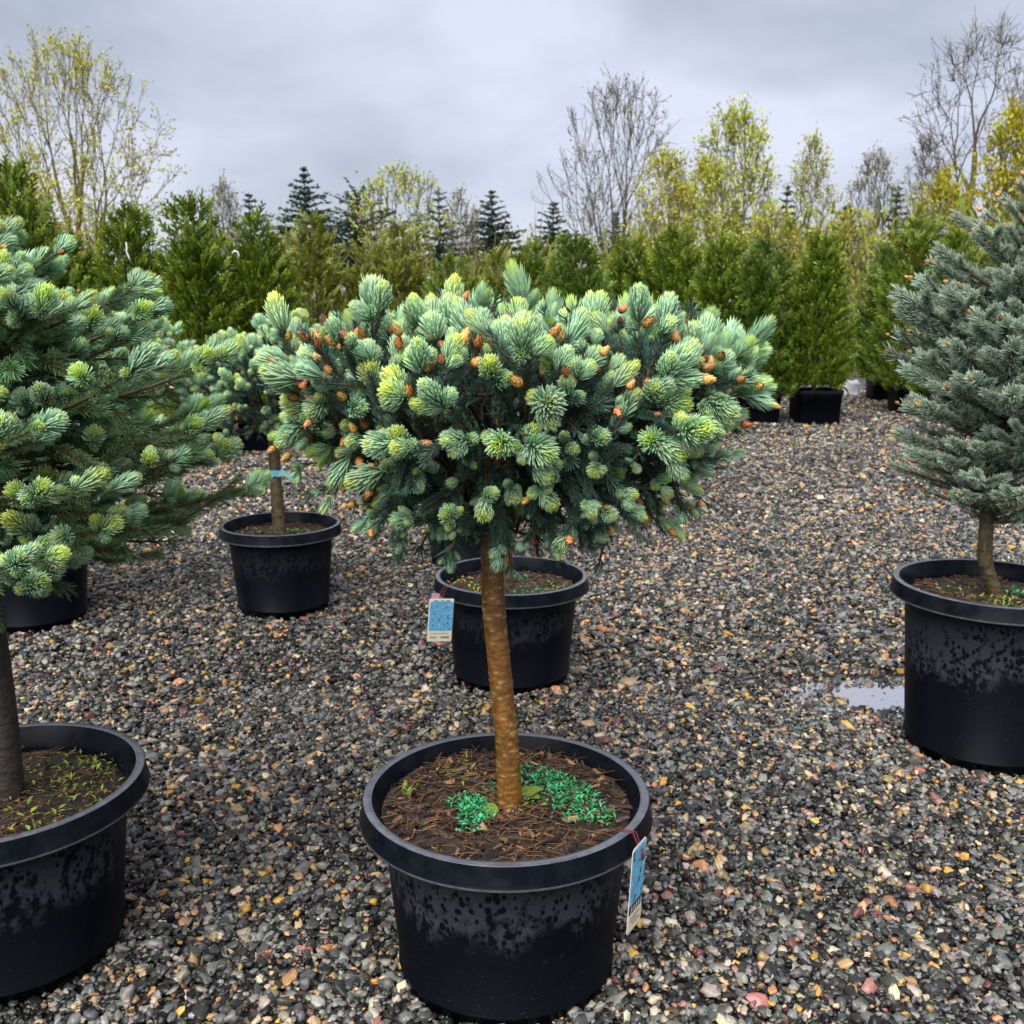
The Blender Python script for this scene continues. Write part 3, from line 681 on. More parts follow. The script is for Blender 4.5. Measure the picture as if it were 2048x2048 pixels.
def make_branches(root, hub_fn, ends, n_br, mat, r0=0.009, seed=3):
    """group twig bases into limbs that leave the trunk; each limb one mesh"""
    ends = np.array(ends); rs = np.random.default_rng(seed)
    cen = ends[rs.choice(len(ends), n_br, replace=False)]
    for _ in range(5):
        lab = np.argmin(((ends[:, None] - cen[None])**2).sum(2), 1)
        for k in range(n_br):
            if (lab == k).any(): cen[k] = ends[lab == k].mean(0)
    for k in range(n_br):
        E = ends[lab == k]
        if not len(E): continue
        hub = hub_fn(cen[k]); mid = hub + (cen[k] - hub)*0.62 + np.array([0, 0, -0.02])
        mb = MB(); t = np.linspace(0, 1, 6)[:, None]
        ctl = (hub + mid)/2 + np.array([0, 0, -0.02])
        tube(mb, (1-t)**2*hub + 2*t*(1-t)*ctl + t*t*mid, np.linspace(r0, r0*0.6, 6), 6, 0.3)
        for e in E:
            c = (mid + e)/2 + rs.normal(0, 0.012, 3)
            tube(mb, (1-t)**2*mid + 2*t*(1-t)*c + t*t*e, np.linspace(r0*0.5, 0.0026, 6), 5, 0.3)
        obj('branch', mb.mesh('branch', [mat]), root)

def globe_spruce(name, base, label, env, n_end, mind, P, trunk, seed):
    """grafted spruce: trunk, limbs, old twigs, fresh shoots, brown buds. P holds the look."""
    rs = np.random.default_rng(seed); random.seed(seed)
    root = thing(name, base, label, 'spruce', P.get('group'))
    tp, tr, tmat, kw = trunk
    obj('trunk', trunk_mesh(tp, tr, tmat, seed=seed, **kw), root)
    pts, nor = env_sample(env, n_end, mind, P.get('wob', 0.1), P.get('squash', 1.0), seed)
    cx = np.array(P.get('offset', (0, 0, 0))); pts = pts + cx
    zlo, zhi = min(e[0] for e in env), max(e[0] for e in env)
    twigs = []; shoots = []; buds = []; ends = []
    up = np.array([0, 0, 1.0]); tk, sk = P['twig'], P['shoot']
    for p, n in zip(pts, nor):
        v = (p[2] - cx[2] - zlo)/(zhi - zlo)
        d = nrm(n*0.75 + up*(P.get('up', 0.25) + 0.35*max(0, v - 0.4)) + rs.normal(0, 0.2, 3))
        end = p + nrm(n)*rs.normal(-0.014, 0.024)
        L = rs.uniform(0.85, 1.1)*P.get('tl', 1.0)
        b = end - d*0.125*L
        ends.append(b)
        vig = np.clip(P['vig'](v, p) + rs.normal(0, 0.15), 0.15, 1.12)
        budf = P['budf'](v, p)
        back = 0.25 if (p[1] > 0.12) else 0
        twigs.append((tk, frame(d, rs.random()*6.28, L, b), back))
        for q in range(rs.integers(1, P.get('sides', 3))):
            sd_ = rot_about(d, rs.uniform(0.6, 1.05), rs.random()*6.28); sb = b + d*0.125*L*rs.uniform(0.05, 0.6); sl = L*rs.uniform(0.5, 0.8)
            twigs.append((tk, frame(sd_, rs.random()*6.28, sl, sb), back + 0.1))
            se = sb + sd_*0.118*sl
            if rs.random() < P.get('side_shoot', 0.5):
                shoots.append((sk if vig > 0.45 else P['small'], frame(nrm(sd_ + up*0.25), rs.random()*6.28, P['ss']*vig*rs.uniform(0.55, 0.85)*(1 if vig > 0.45 else 1.5), se), back + 0.05))
            elif rs.random() < budf: buds.append(('bud', frame(sd_, 0, rs.uniform(0.6, 0.95), se), back))
        tipp = b + d*0.122*L
        big = sk if vig > 0.42 else P['small']; mul = 1 if vig > 0.42 else 1.5
        if rs.random() > budf*0.45: shoots.append((big, frame(nrm(d + rs.normal(0, 0.12, 3)), rs.random()*6.28, P['ss']*vig*mul*rs.uniform(0.85, 1.2), tipp), back))
        m_ = rs.integers(*P.get('whorl', (2, 5))); r0 = rs.random()*6.28
        for q in range(m_):
            ld = rot_about(d, rs.uniform(0.55, 1.05), r0 + q*2*PI/m_ + rs.normal(0, 0.25)); ld = nrm(ld + up*0.12)
            lb = tipp - d*rs.uniform(0.0, 0.02)
            if rs.random() < budf: buds.append(('bud', frame(ld, rs.random()*6, rs.uniform(0.6, 1.0), lb + ld*0.012), back))
            else:
                shoots.append((big, frame(ld, rs.random()*6.28, P['ss']*vig*mul*rs.uniform(0.6, 0.95), lb), back))
                if rs.random() < budf*0.9:            # the papery cap still rides on the tip
                    s_ = P['ss']*vig*mul*0.8; buds.append(('bud', frame(ld, rs.random()*6, rs.uniform(0.7, 1.05), lb + ld*0.048*s_), back))
    # inner shells of old needles
    for f, cnt in P.get('inner', ((0.74, 110), (0.45, 50))):
        ip, inn = env_sample([(cx[2]*0 + (zlo + zhi)/2 + (z - (zlo + zhi)/2)*(f*0.5 + 0.5), r*f) for z, r in env], cnt, 0.03, 0.1, P.get('squash', 1.0), seed + 5)
        for p, n in zip(ip + cx, inn):
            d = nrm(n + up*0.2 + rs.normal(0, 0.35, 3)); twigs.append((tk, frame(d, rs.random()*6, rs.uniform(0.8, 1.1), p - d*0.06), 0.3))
    hub = P['hub']
    make_branches(root, hub, ends, P.get('limbs', 16), M['bark_dark'], P.get('r0', 0.009), seed)
    for o_, nm in ((None, None),): pass
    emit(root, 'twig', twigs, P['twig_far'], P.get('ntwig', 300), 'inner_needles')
    emit(root, 'shoot', shoots, P.get('far', 'shoot_far'), P.get('nshoot', 300), 'shoot_mass', P.get('mid', 0))
    emit(root, 'bud', buds, None, 220)
    return root

# ------------------------------------------------------------------ the main potted spruce
mx_, my_, mR, mh = POT['main']
rootA, soilA, zfA, rsA = make_pot('main', 'black nursery pot under the golden trunked spruce, nearest the camera', 1.0, 1, soil_dep=0.029)
tb_ = np.array([xat(1020, 1.74, 0.33) - mx_, -0.03, 0.32])
top_x = xat(986, 1.80, 0.86) - mx_
main_path = [tb_, (0.004, -0.02, 0.45), (-0.010, -0.01, 0.60), (-0.024, 0.0, 0.75), (top_x, 0.01, 0.88), (top_x + 0.02, 0.0, 1.02)]
envA = [(0.865, 0.06), (0.88, 0.20), (0.90, 0.29), (0.94, 0.335), (1.00, 0.375), (1.06, 0.410), (1.12, 0.425), (1.17, 0.42), (1.205, 0.385), (1.225, 0.29), (1.232, 0.12), (1.232, 0.02)]
PA = dict(far='shoot_far_green', mid=260, whorl=(2, 4), sides=2, twig='twig', twig_far='twig_far', shoot='new_shoot', small='small_shoot', ss=1.20, up=0.20, wob=0.08, tl=0.85, squash=0.92, offset=(0.018, 0.02, 0),
          vig=lambda v, p: 0.36 + 0.60*min(1, v*1.5) + 0.36*max(0, math.sin(p[0]*23 + p[1]*17))*(v > 0.5), budf=lambda v, p: 0.03 + 0.42*(p[0] < -0.20)*(v > 0.12) + 0.34*(v > 0.76)*(p[1] < 0.2)*(p[0] < 0.05) + 0.22*(v > 0.7)*(p[0] > 0.05) + 0.12*(v < 0.2),
          hub=lambda c: np.array([top_x + 0.01, 0.0, np.clip(0.86 + 0.25*(c[2] - 0.86), 0.87, 1.0)]), limbs=20, r0=0.010, group='spruces in black pots', side_shoot=0.45)
globe_spruce('spruce_tree', (mx_, my_, 0), 'blue-green globe spruce on a golden bare trunk, with brown buds, front and centre', [(z, r*0.925) for z, r in envA], 440, 0.0355, PA,
             (main_path, [0.0235, 0.0218, 0.0210, 0.0210, 0.0213, 0.017], M['gold'], dict(sides=56, rows=420, rough=0.00095, flare=0.02)), 11)

# ------------------------------------------------------------------ front left spruce
lx, ly, lR, lh = POT['left']
rootL, soilL, zfL, rsL = make_pot('left', 'black nursery pot cut off by the left edge, in the foreground', 0.9, 1, soil_dep=0.050)
def tiered_spruce():
    seed = 23; rs = np.random.default_rng(seed); random.seed(seed); up = np.array([0, 0, 1.0])
    root = thing('spruce_tree', (lx + 0.02, ly, 0), 'layered blue-green spruce at the left edge with a dark trunk', 'spruce', 'spruces in black pots')
    obj('trunk', trunk_mesh([(0, 0, 0.29), (0.008, 0, 0.5), (0.0, 0, 0.8), (0, 0, 1.1), (0, 0, 1.34)], [0.027, 0.023, 0.020, 0.013, 0.005], M['bark_dark'], sides=28, rows=120, rough=0.0018, rings=False, flare=0.25, seed=seed), root)
    prof = [(0.78, 0.30), (0.83, 0.44), (0.90, 0.47), (0.98, 0.43), (1.06, 0.42), (1.14, 0.36), (1.21, 0.26), (1.28, 0.16), (1.33, 0.08)]
    twigs = []; shoots = []; buds = []
    z = 0.79
    while z < 1.34:
        R = np.interp(z, [q[0] for q in prof], [q[1] for q in prof]); n = int(7 + R*13); a0 = rs.random()*6
        for i in range(n):
            a = a0 + i*2*PI/n + rs.normal(0, 0.15); rr = R*rs.uniform(0.72, 1.08); hd = np.array([math.cos(a), math.sin(a), 0]); side = np.cross(up, hd)
            zz = z + rs.normal(0, 0.016); rise = -0.02 + 0.75*max(0, z - 0.85)
            p0 = np.array([0, 0, zz]); pe = p0 + hd*rr + up*rr*(rise + 0.10); pm = p0 + hd*rr*0.55 + up*rr*(rise*0.4 - 0.03)
            t = np.linspace(0, 1, 8)[:, None]; crv = (1 - t)**2*p0 + 2*t*(1 - t)*pm + t*t*pe
            mb = MB(); tube(mb, crv, np.linspace(0.006, 0.0026, 8), 5, 0.3); obj('branch', mb.mesh('branch', [M['bark_mossy']]), root)
            d = nrm(crv[-1] - crv[-3]); back = 0.25 if hd[1] > 0.25 else 0.0
            L = np.clip(rr/0.34, 0.5, 1.0)
            def tips(p, dd, sz, k):
                shoots.append(('new_blue_shoot', frame(nrm(dd + up*0.25 + rs.normal(0, 0.1, 3)), rs.random()*6, sz*rs.uniform(0.9, 1.15), p), back))
                r0 = rs.random()*6
                for q in range(k):
                    ld = nrm(rot_about(dd, rs.uniform(0.6, 1.0), r0 + q*2*PI/max(1, k)) + up*0.2)
                    if rs.random() < 0.06: buds.append(('bud', frame(ld, 0, 0.7, p + ld*0.01), back))
                    else: shoots.append(('new_blue_shoot' if rs.random() < 0.6 else 'small_shoot', frame(ld, rs.random()*6, sz*rs.uniform(0.6, 0.9), p - dd*0.008), back + 0.02))
            twigs.append(('green_twig', frame(d, rs.random()*6, L*0.9, pe - d*0.10*L), back)); tips(pe + d*0.012*L, d, rs.uniform(1.1, 1.4), rs.integers(2, 4))
            for f in (0.38, 0.54, 0.70, 0.86):
                for sg in (-1, 1):
                    if rs.random() < 0.1: continue
                    pp = crv[int(f*7)]; dd = nrm(d*0.7 + side*sg*rs.uniform(0.6, 1.0) + up*rs.uniform(0.0, 0.22)); sl = L*rs.uniform(0.6, 0.95)*(1.1 - 0.35*f)
                    twigs.append(('green_twig', frame(dd, rs.random()*6, sl, pp), back + 0.03))
                    if rs.random() < 0.85: tips(pp + dd*0.118*sl, dd, rs.uniform(0.95, 1.25), rs.integers(1, 3))
        z += rs.uniform(0.058, 0.074)
    for i in range(280):                                  # old needles deep inside
        zz = rs.uniform(0.80, 1.25); R = np.interp(zz, [q[0] for q in prof], [q[1] for q in prof])*rs.uniform(0.10, 0.72); a = rs.random()*2*PI
        dd = nrm([math.cos(a), math.sin(a), rs.normal(0.05, 0.35)]); twigs.append(('green_twig', frame(dd, rs.random()*6, rs.uniform(0.8, 1.2), (R*math.cos(a), R*math.sin(a), zz)), 0.12 if math.sin(a) < 0.2 else 0.4))
    for i in range(4):
        dd = nrm(up + (np.array([math.cos(i*2.1), math.sin(i*2.1), 0])*0.8 if i else 0)); b0 = np.array([0.02, 0, 1.30])
        twigs.append(('green_twig', frame(dd, 0, 0.6, b0), 0)); shoots.append(('new_blue_shoot', frame(dd, 0, 1.35, b0 + dd*0.06), 0))
    emit(root, 'twig', twigs, 'green_twig_far', 300, 'inner_needles'); emit(root, 'shoot', shoots, 'shoot_far', 300, 'shoot_mass', 330); emit(root, 'bud', buds, None, 60)
    return root
rootLT = tiered_spruce()
for (dx, dz, dr, sc_) in ((0.005, 0.775, (0.10, -0.25, -1.0), 1.15), (0.02, 0.80, (0.25, -0.35, -0.9), 0.9), (-0.01, 0.70, (-0.08, -0.2, -1.0), 0.9)):
    o = obj('twig', KIT['green_twig'][random.randrange(3)][1], rootLT); o.matrix_basis = frame(dr, 0.4, sc_, (dx, -0.045, dz))
# ------------------------------------------------------------------ far left spruce
fx, fy, fR, fh = POT['farleft']
make_pot('farleft', 'black nursery pot half hidden behind the left edge spruce', 0.25, 0)
envF = [(0.66, 0.10), (0.70, 0.35), (0.80, 0.55), (0.92, 0.64), (1.04, 0.66), (1.16, 0.58), (1.24, 0.42), (1.29, 0.22), (1.31, 0.04)]
PF = dict(twig='green_twig', twig_far='green_twig_far', shoot='new_blue_shoot', small='small_shoot', ss=1.55, up=0.25, wob=0.12, tl=1.0,
          vig=lambda v, p: 0.62 + 0.32*v, budf=lambda v, p: 0.05, hub=lambda c: np.array([0, 0, np.clip(0.55 + 0.4*(c[2] - 0.6), 0.55, 1.0)]), limbs=18, r0=0.010, group='spruces in black pots', side_shoot=0.4, ntwig=220)
globe_spruce('spruce_tree', (fx + 0.06, fy, 0), 'broad rounded blue spruce behind the left edge spruce', envF, 260, 0.070, PF,
             ([(0, 0, 0.30), (0, 0, 0.6), (0, 0, 0.95)], [0.028, 0.024, 0.018], M['bark_dark'], dict(sides=16, rows=40, rough=0.0015, rings=False)), 31)

# ------------------------------------------------------------------ small globe behind the main one, left
qx, qy, qR, qh = POT['midleft']
make_pot('midleft', 'black nursery pot with the thin mossy trunk, left of centre', 0.35, 1)
envQ = [(0.74, 0.06), (0.78, 0.24), (0.86, 0.33), (0.96, 0.36), (1.04, 0.34), (1.11, 0.26), (1.15, 0.14), (1.16, 0.03)]
PQ = dict(twig='twig', twig_far='twig_far', shoot='new_blue_shoot', small='small_shoot', ss=1.6, up=0.3, wob=0.1,
          vig=lambda v, p: 0.62 + 0.35*v, budf=lambda v, p: 0.05, hub=lambda c: np.array([0, 0, np.clip(0.78 + 0.3*(c[2] - 0.7), 0.76, 0.95)]), limbs=12, r0=0.008, group='spruces in black pots', side_shoot=0.5, ntwig=160, nshoot=260, offset=(0.05, 0, 0),
          inner=((0.7, 60),))
globe_spruce('spruce_tree', (qx, qy, 0), 'small dense blue globe spruce partly hidden behind the golden trunked one', envQ, 110, 0.062, PQ,
             ([(0, -0.02, 0.30), (-0.006, -0.02, 0.5), (-0.014, 0, 0.7), (0, 0, 0.95)], [0.028, 0.025, 0.023, 0.016], M['bark_mossy'], dict(sides=20, rows=80, rough=0.0015, rings=True)), 41)

# ------------------------------------------------------------------ spruces hidden behind the main crown
cx_, cy2, cR, ch = POT['centre']
make_pot('centre', 'black nursery pot with a hanging picture tag, right behind the golden trunk', 0.6, 1)
envC = [(0.86, 0.05), (0.90, 0.18), (0.96, 0.26), (1.04, 0.28), (1.12, 0.27), (1.17, 0.20), (1.195, 0.10), (1.20, 0.02)]
PC = dict(PQ); PC.update(offset=(-0.26, 0.1, 0), ss=0.9, ntwig=120, nshoot=120, hub=lambda c: np.array([-0.2, 0.08, np.clip(0.88 + 0.3*(c[2] - 0.9), 0.88, 1.1)]), twig='silver_twig', twig_far='silver_twig_far')
globe_spruce('spruce_tree', (cx_, cy2, 0), 'grey-blue spruce whose tips just show above the golden trunked one', envC, 70, 0.066, PC,
             ([(-0.01, 0, 0.30), (-0.03, 0, 0.6), (-0.2, 0.08, 0.95), (-0.26, 0.1, 1.15)], [0.024, 0.021, 0.018, 0.012], M['bark_mossy'], dict(sides=16, rows=60, rough=0.0012, rings=False)), 43)
make_pot('behind', 'black nursery pot showing a sliver behind the pot with the picture tag', 0.2, 0)
bx_, by_, bR, bh = POT['behind']
PB = dict(PQ); PB.update(offset=(0.12, 0, 0), ntwig=80, nshoot=80)
globe_spruce('spruce_tree', (bx_, by_, 0), 'small spruce farthest back, hidden behind the golden trunked one', [(z + 0.02, r*0.9) for z, r in envQ], 60, 0.08, PB,
             ([(0, 0, 0.30), (0.02, 0, 0.6), (0.1, 0, 0.95)], [0.022, 0.02, 0.016], M['bark_mossy'], dict(sides=12, rows=40, rough=0.0012, rings=False)), 47)

# ------------------------------------------------------------------ right: silver cone spruce
rx, ry, rR, rh = POT['right']
make_pot('right', 'tall black nursery pot cut off by the right edge, beside the puddle', 1.0, 1, soil_dep=0.05)
def silver_spruce():
    seed = 53; rs = np.random.default_rng(seed); random.seed(seed)
    root = thing('spruce_tree', (rx, ry, 0), 'silvery conical spruce with brown bud tips at the right edge', 'spruce', 'spruces in black pots')
    z0 = 0.42
    axis_x = lambda z: np.interp(z, [0.43, 0.55, 0.75, 1.0, 1.62], [0.022, -0.035, -0.045, -0.005, 0.05])
    path = [(axis_x(z), 0, z) for z in (0.42, 0.47, 0.55, 0.65, 0.8, 1.0, 1.25, 1.5, 1.58)]
    obj('trunk', trunk_mesh(path, [0.031, 0.022, 0.020, 0.019, 0.018, 0.015, 0.011, 0.007, 0.004], M['bark_mossy'], sides=26, rows=160, rough=0.0018, rings=True, flare=0.15, seed=seed), root)
    prof = [(0.68, 0.13), (0.74, 0.22), (0.80, 0.235), (0.86, 0.215), (0.92, 0.245), (1.00, 0.285), (1.10, 0.285), (1.20, 0.25), (1.32, 0.195), (1.42, 0.14), (1.50, 0.085), (1.56, 0.035)]
    twigs = []; buds = []; zs = []
    up = np.array([0, 0, 1.0])
    z = 0.70; wi = 0
    while z < 1.55:
        R = np.interp(z, [q[0] for q in prof], [q[1] for q in prof]); n = int(7 + R*22); a0 = rs.random()*6
        for i in range(n):
            a = a0 + i*2*PI/n + rs.normal(0, 0.12); rr = R*rs.uniform(0.82, 1.12); hd = np.array([math.cos(a), math.sin(a), 0])
            rise = 0.30 + 0.6*(z - 0.7)
            zz = z + rs.normal(0, 0.028)
            p0 = np.array([axis_x(zz), 0, zz]); pe = p0 + hd*rr + up*rr*rise*0.75; pm = p0 + hd*rr*0.5 + up*rr*rise*0.22
            mb = MB(); t = np.linspace(0, 1, 7)[:, None]; crv = (1-t)**2*p0 + 2*t*(1-t)*pm + t*t*pe
            tube(mb, crv, np.linspace(0.0055, 0.0025, 7), 5, 0.3); obj('branch', mb.mesh('branch', [M['twig']]), root)
            d = nrm(crv[-1] - crv[-3]); back = 0.3 if hd[1] > 0.3 else 0
            roll = rs.normal(0, 0.3)
            L = np.clip(rr/0.26, 0.45, 1.1)
            def upframe(dd, s, pos):            # +Y of the twig to the sky
                dd = Vector(dd).normalized(); xx = dd.cross(Vector((0, 0, 1))).normalized(); yy = xx.cross(dd)
                R3 = Matrix((-xx, yy, dd)).transposed().to_4x4()
                return Matrix.Translation(Vector(pos)) @ R3 @ Matrix.Scale(s, 4)
            twigs.append(('silver_twig', upframe(d, L, pe - d*0.10*L), back)); buds.append(('bud', frame(d, 0, rs.uniform(0.6, 0.85), pe + d*0.026*L), back))
            for f in (0.25, 0.45, 0.65, 0.85):
                for sgn in (-1, 1):
                    if rs.random() < 0.12: continue
                    pp = crv[int(f*6)]; side = np.cross(up, hd)*sgn
                    dd = nrm(d*0.75 + side*rs.uniform(0.55, 0.95) + up*rs.uniform(0.05, 0.35)); s = L*rs.uniform(0.62, 0.92)*(1.12 - 0.40*f)
                    twigs.append(('silver_twig', upframe(dd, s, pp), back + 0.05))
                    if rs.random() < 0.08: buds.append(('bud', frame(dd, 0, rs.uniform(0.35, 0.6), pp + dd*0.118*s), back))
        z += rs.uniform(0.042, 0.054); wi += 1
    top = np.array([axis_x(1.56), 0, 1.56])
    for i in range(5):
        dd = nrm(up + (np.array([math.cos(i*1.26), math.sin(i*1.26), 0])*0.7 if i else 0)); twigs.append(('silver_twig', frame(dd, 0, 0.75 if i else 1.0, top - up*0.05), 0)); buds.append(('bud', frame(dd, 0, 0.7, top - up*0.05 + dd*0.125*(0.75 if i else 1.0)), 0))
    emit(root, 'twig', twigs, 'silver_twig_far', 300, 'inner_needles'); emit(root, 'bud', buds, None, 150)
silver_spruce()
#PART2
# ------------------------------------------------------------------ soil detail in the pots
def soil_cover(soil, zf, rs, chips, dry, moss, weeds, chip_size=(0.006, 0.036)):
    if chips:
        o = obj('bark_mulch', chip_mesh(chips, rs*0.96, zf, *chip_size).mesh('bark_mulch', [M['chip']], False), soil); o['kind'] = 'stuff'
    if dry:
        n = dry; r = rs*0.95*np.sqrt(rng.random(n)); a = rng.random(n)*2*PI; th = rng.random(n)*2*PI
        P = np.stack([r*np.cos(a), r*np.sin(a), np.array([zf(q) for q in r]) + 0.004 + 0.008*rng.random(n)], 1)
        D = np.stack([np.cos(th), np.sin(th), rng.normal(0, 0.10, n)], 1)
        mb = MB(); needles(mb, P, D, np.tile([0.6, 0.5, 0.15], (n, 1)), rng.uniform(0.014, 0.05, n), rng.uniform(0.0005, 0.0011, n), rng.normal(0, 0.3, n), 0.2, 0.9, 0)
        o = obj('dry_needles', mb.mesh('dry_needles', [M['dry']]), soil); o['kind'] = 'stuff'
    if moss:
        o = obj('moss', leaflet_patch(moss, 0, lambda q: zf(q) + 0.006, 0.0072).mesh('moss', [M['moss']], False), soil); o['kind'] = 'stuff'
    if weeds:
        o = obj('seedlings', leaflet_patch(weeds, 0, lambda q: zf(q) + 0.004, 0.010).mesh('seedlings', [M['weed']], False), soil); o['kind'] = 'stuff'
soil_cover(soilA, zfA, rsA, 1000, 800,
           [(-0.055, -0.055, 0.020, 130), (-0.075, -0.03, 0.02, 90), (-0.06, -0.09, 0.02, 80), (-0.045, -0.075, 0.016, 60), (-0.065, -0.125, 0.014, 25), (0.055, 0.075, 0.03, 150), (0.085, 0.05, 0.028, 130), (0.115, 0.02, 0.028, 120), (0.14, -0.005, 0.022, 80),
            (0.105, -0.03, 0.02, 60), (0.15, -0.06, 0.022, 60), (0.18, -0.07, 0.018, 50), (0.125, -0.09, 0.015, 30), (0.05, -0.02, 0.02, 25), (-0.03, 0.03, 0.015, 18)],
           [(-0.19, 0.03, 0.010, 14), (-0.02, 0.09, 0.05, 18), (-0.1, 0.12, 0.03, 20), (0.03, -0.05, 0.02, 12)])
soil_cover(soilL, zfL, rsL, 500, 500, None, [(0.10, 0.02, 0.10, 110), (0.15, -0.06, 0.05, 40), (0.07, 0.12, 0.06, 50), (0.14, 0.08, 0.05, 40)], (0.006, 0.022))
for key, args in (('midleft', (160, 200, [(0.06, -0.02, 0.02, 30), (0.02, -0.16, 0.016, 22)], [(-0.06, -0.08, 0.09, 70), (0.1, -0.05, 0.06, 30)])),
                  ('centre', (300, 300, [(0.07, -0.1, 0.04, 90), (0.02, 0.06, 0.03, 50), (-0.05, 0.1, 0.03, 30)], [(-0.14, -0.02, 0.07, 90), (-0.1, -0.1, 0.05, 60), (0.16, -0.02, 0.05, 50)])),
                  ('right', (260, 250, [(0.06, 0.0, 0.03, 70), (0.09, -0.03, 0.03, 60)], [(-0.12, -0.04, 0.06, 50), (-0.03, -0.11, 0.03, 50), (0.03, -0.12, 0.03, 30), (-0.08, 0.06, 0.05, 25)])),
                  ('farleft', (60, 0, None, None)), ('behind', (60, 0, None, None))):
    px_, py_, R_, h_ = POT[key]
    so = [o for o in bpy.data.objects if o.name.startswith('soil') and o.parent and (o.parent.location - Vector((px_, py_, 0))).length < 1e-4][0]
    rs_ = 0.2276*R_/0.273; zs_ = h_ - 0.05
    soil_cover(so, lambda q, zs_=zs_, rs_=rs_: zs_ + 0.012*(1 - min(1, q/rs_)**2), rs_, *args, chip_size=(0.008, 0.03))

def curl_leaf(mb, pos, yaw, l, w, up, curl):
    nu, nv = 7, 5; V = []
    M4 = Matrix.Translation(pos) @ Matrix.Rotation(yaw, 4, 'Z')
    for i in range(nu):
        t = i/(nu - 1); ww = w*math.sin(PI*(0.08 + 0.88*t))**0.7; ang = up - curl*t
        for j in range(nv):
            q = (j/(nv - 1) - 0.5)*2
            V.append(M4 @ Vector((l*t*math.cos(ang), ww*q, l*t*math.sin(ang) + 0.25*ww*q*q)))
    F = []
    for i in range(nu - 1):
        for j in range(nv - 1):
            a = i*nv + j; F += [(a, a + 1, a + nv + 1), (a, a + nv + 1, a + nv)]
    mb.add(np.array(V), F, 0.6)
def seedling(pos, leaves, label):
    root = thing('seedling', pos, label, 'seedling', 'seedlings in the front pot')
    for (yaw, l, w, up, curl) in leaves:
        mb = MB(); curl_leaf(mb, (0, 0, 0), yaw, l, w, up, curl); obj('leaf', mb.mesh('leaf', [M['weed']]), root)
seedling((mx_ - 0.016, my_ - 0.075, zfA(0.06)), [(2.6, 0.040, 0.017, 1.15, 0.9), (3.6, 0.030, 0.015, 0.9, 0.7)], 'curled yellow-green leaf pair at the left foot of the golden trunk')
seedling((mx_ + 0.035, my_ - 0.01, zfA(0.05)), [(0.4, 0.042, 0.014, 1.2, 0.8), (-0.5, 0.034, 0.012, 0.9, 0.5), (1.3, 0.03, 0.012, 1.3, 0.6)], 'yellow-green seedling at the right foot of the golden trunk')
seedling((mx_ - 0.187, my_ + 0.03, zfA(0.19)), [(0.5, 0.018, 0.009, 0.8, 0.4), (2.4, 0.017, 0.009, 0.8, 0.4), (4.3, 0.016, 0.008, 0.8, 0.4)], 'small bright seedling near the left inner wall of the front pot')

# ------------------------------------------------------------------ tags
def print_mat(name, base, dark, pale, scale, seed):
    m, nt, b = newmat(name)
    tc = nt.nodes.new('ShaderNodeTexCoord'); mp = nt.nodes.new('ShaderNodeMapping'); mp.inputs['Location'].default_value = (seed, 0, 0); nt.links.new(tc.outputs['Object'], mp.inputs[0])
    n = noise(nt, scale, 4, 0.6, vec=mp.outputs[0])
    nt.links.new(ramp(nt, n, [(0.36, dark), (0.44, base), (0.58, base), (0.68, pale)]), b.inputs['Base Color']); b.inputs['Roughness'].default_value = 0.3
    return m
M['white_card'] = simple('white_card', (0.72, 0.72, 0.70), 0.35)
M['cream_card'] = simple('cream_card', (0.74, 0.68, 0.52), 0.4)
M['ink'] = simple('dark_ink', (0.025, 0.025, 0.03), 0.4)
M['brown_ink'] = simple('brown_ink', (0.16, 0.11, 0.055), 0.4)
M['blue_print'] = print_mat('blue_print', (0.13, 0.40, 0.62), (0.015, 0.06, 0.11), (0.36, 0.66, 0.82), 110, 1.0)
M['cord'] = simple('burgundy_cord', (0.13, 0.02, 0.03), 0.5)
def card(mb, x0, x1, z0, z1, y, th=0.0008, rad=0.004, m=0, n=5):
    """upright rounded card facing -Y"""
    pts = []
    for cx0, cz0, a0 in ((x1 - rad, z0 + rad, -PI/2), (x1 - rad, z1 - rad, 0), (x0 + rad, z1 - rad, PI/2), (x0 + rad, z0 + rad, PI)):
        for i in range(n): a = a0 + (PI/2)*i/(n - 1); pts.append((cx0 + rad*math.cos(a), cz0 + rad*math.sin(a)))
    k = len(pts); V = [(p[0], y, p[1]) for p in pts] + [(p[0], y + th, p[1]) for p in pts] + [((x0+x1)/2, y, (z0+z1)/2), ((x0+x1)/2, y + th, (z0+z1)/2)]
    F = []
    for i in range(k):
        j = (i + 1) % k; F += [(i, j, 2*k), (k + j, k + i, 2*k + 1), (i, k + i, k + j), (i, k + j, j)]
    mb.add(V, F, 0, m)
def quads(mb, rects, y, m=0, shear=0.0):
    for (x0, x1, z0, z1) in rects:
        mb.add([(x0, y, z0 + shear*x0), (x1, y, z0 + shear*x1), (x1, y, z1 + shear*x1), (x0, y, z1 + shear*x0)], [(0, 1, 2), (0, 2, 3)], 0, m)

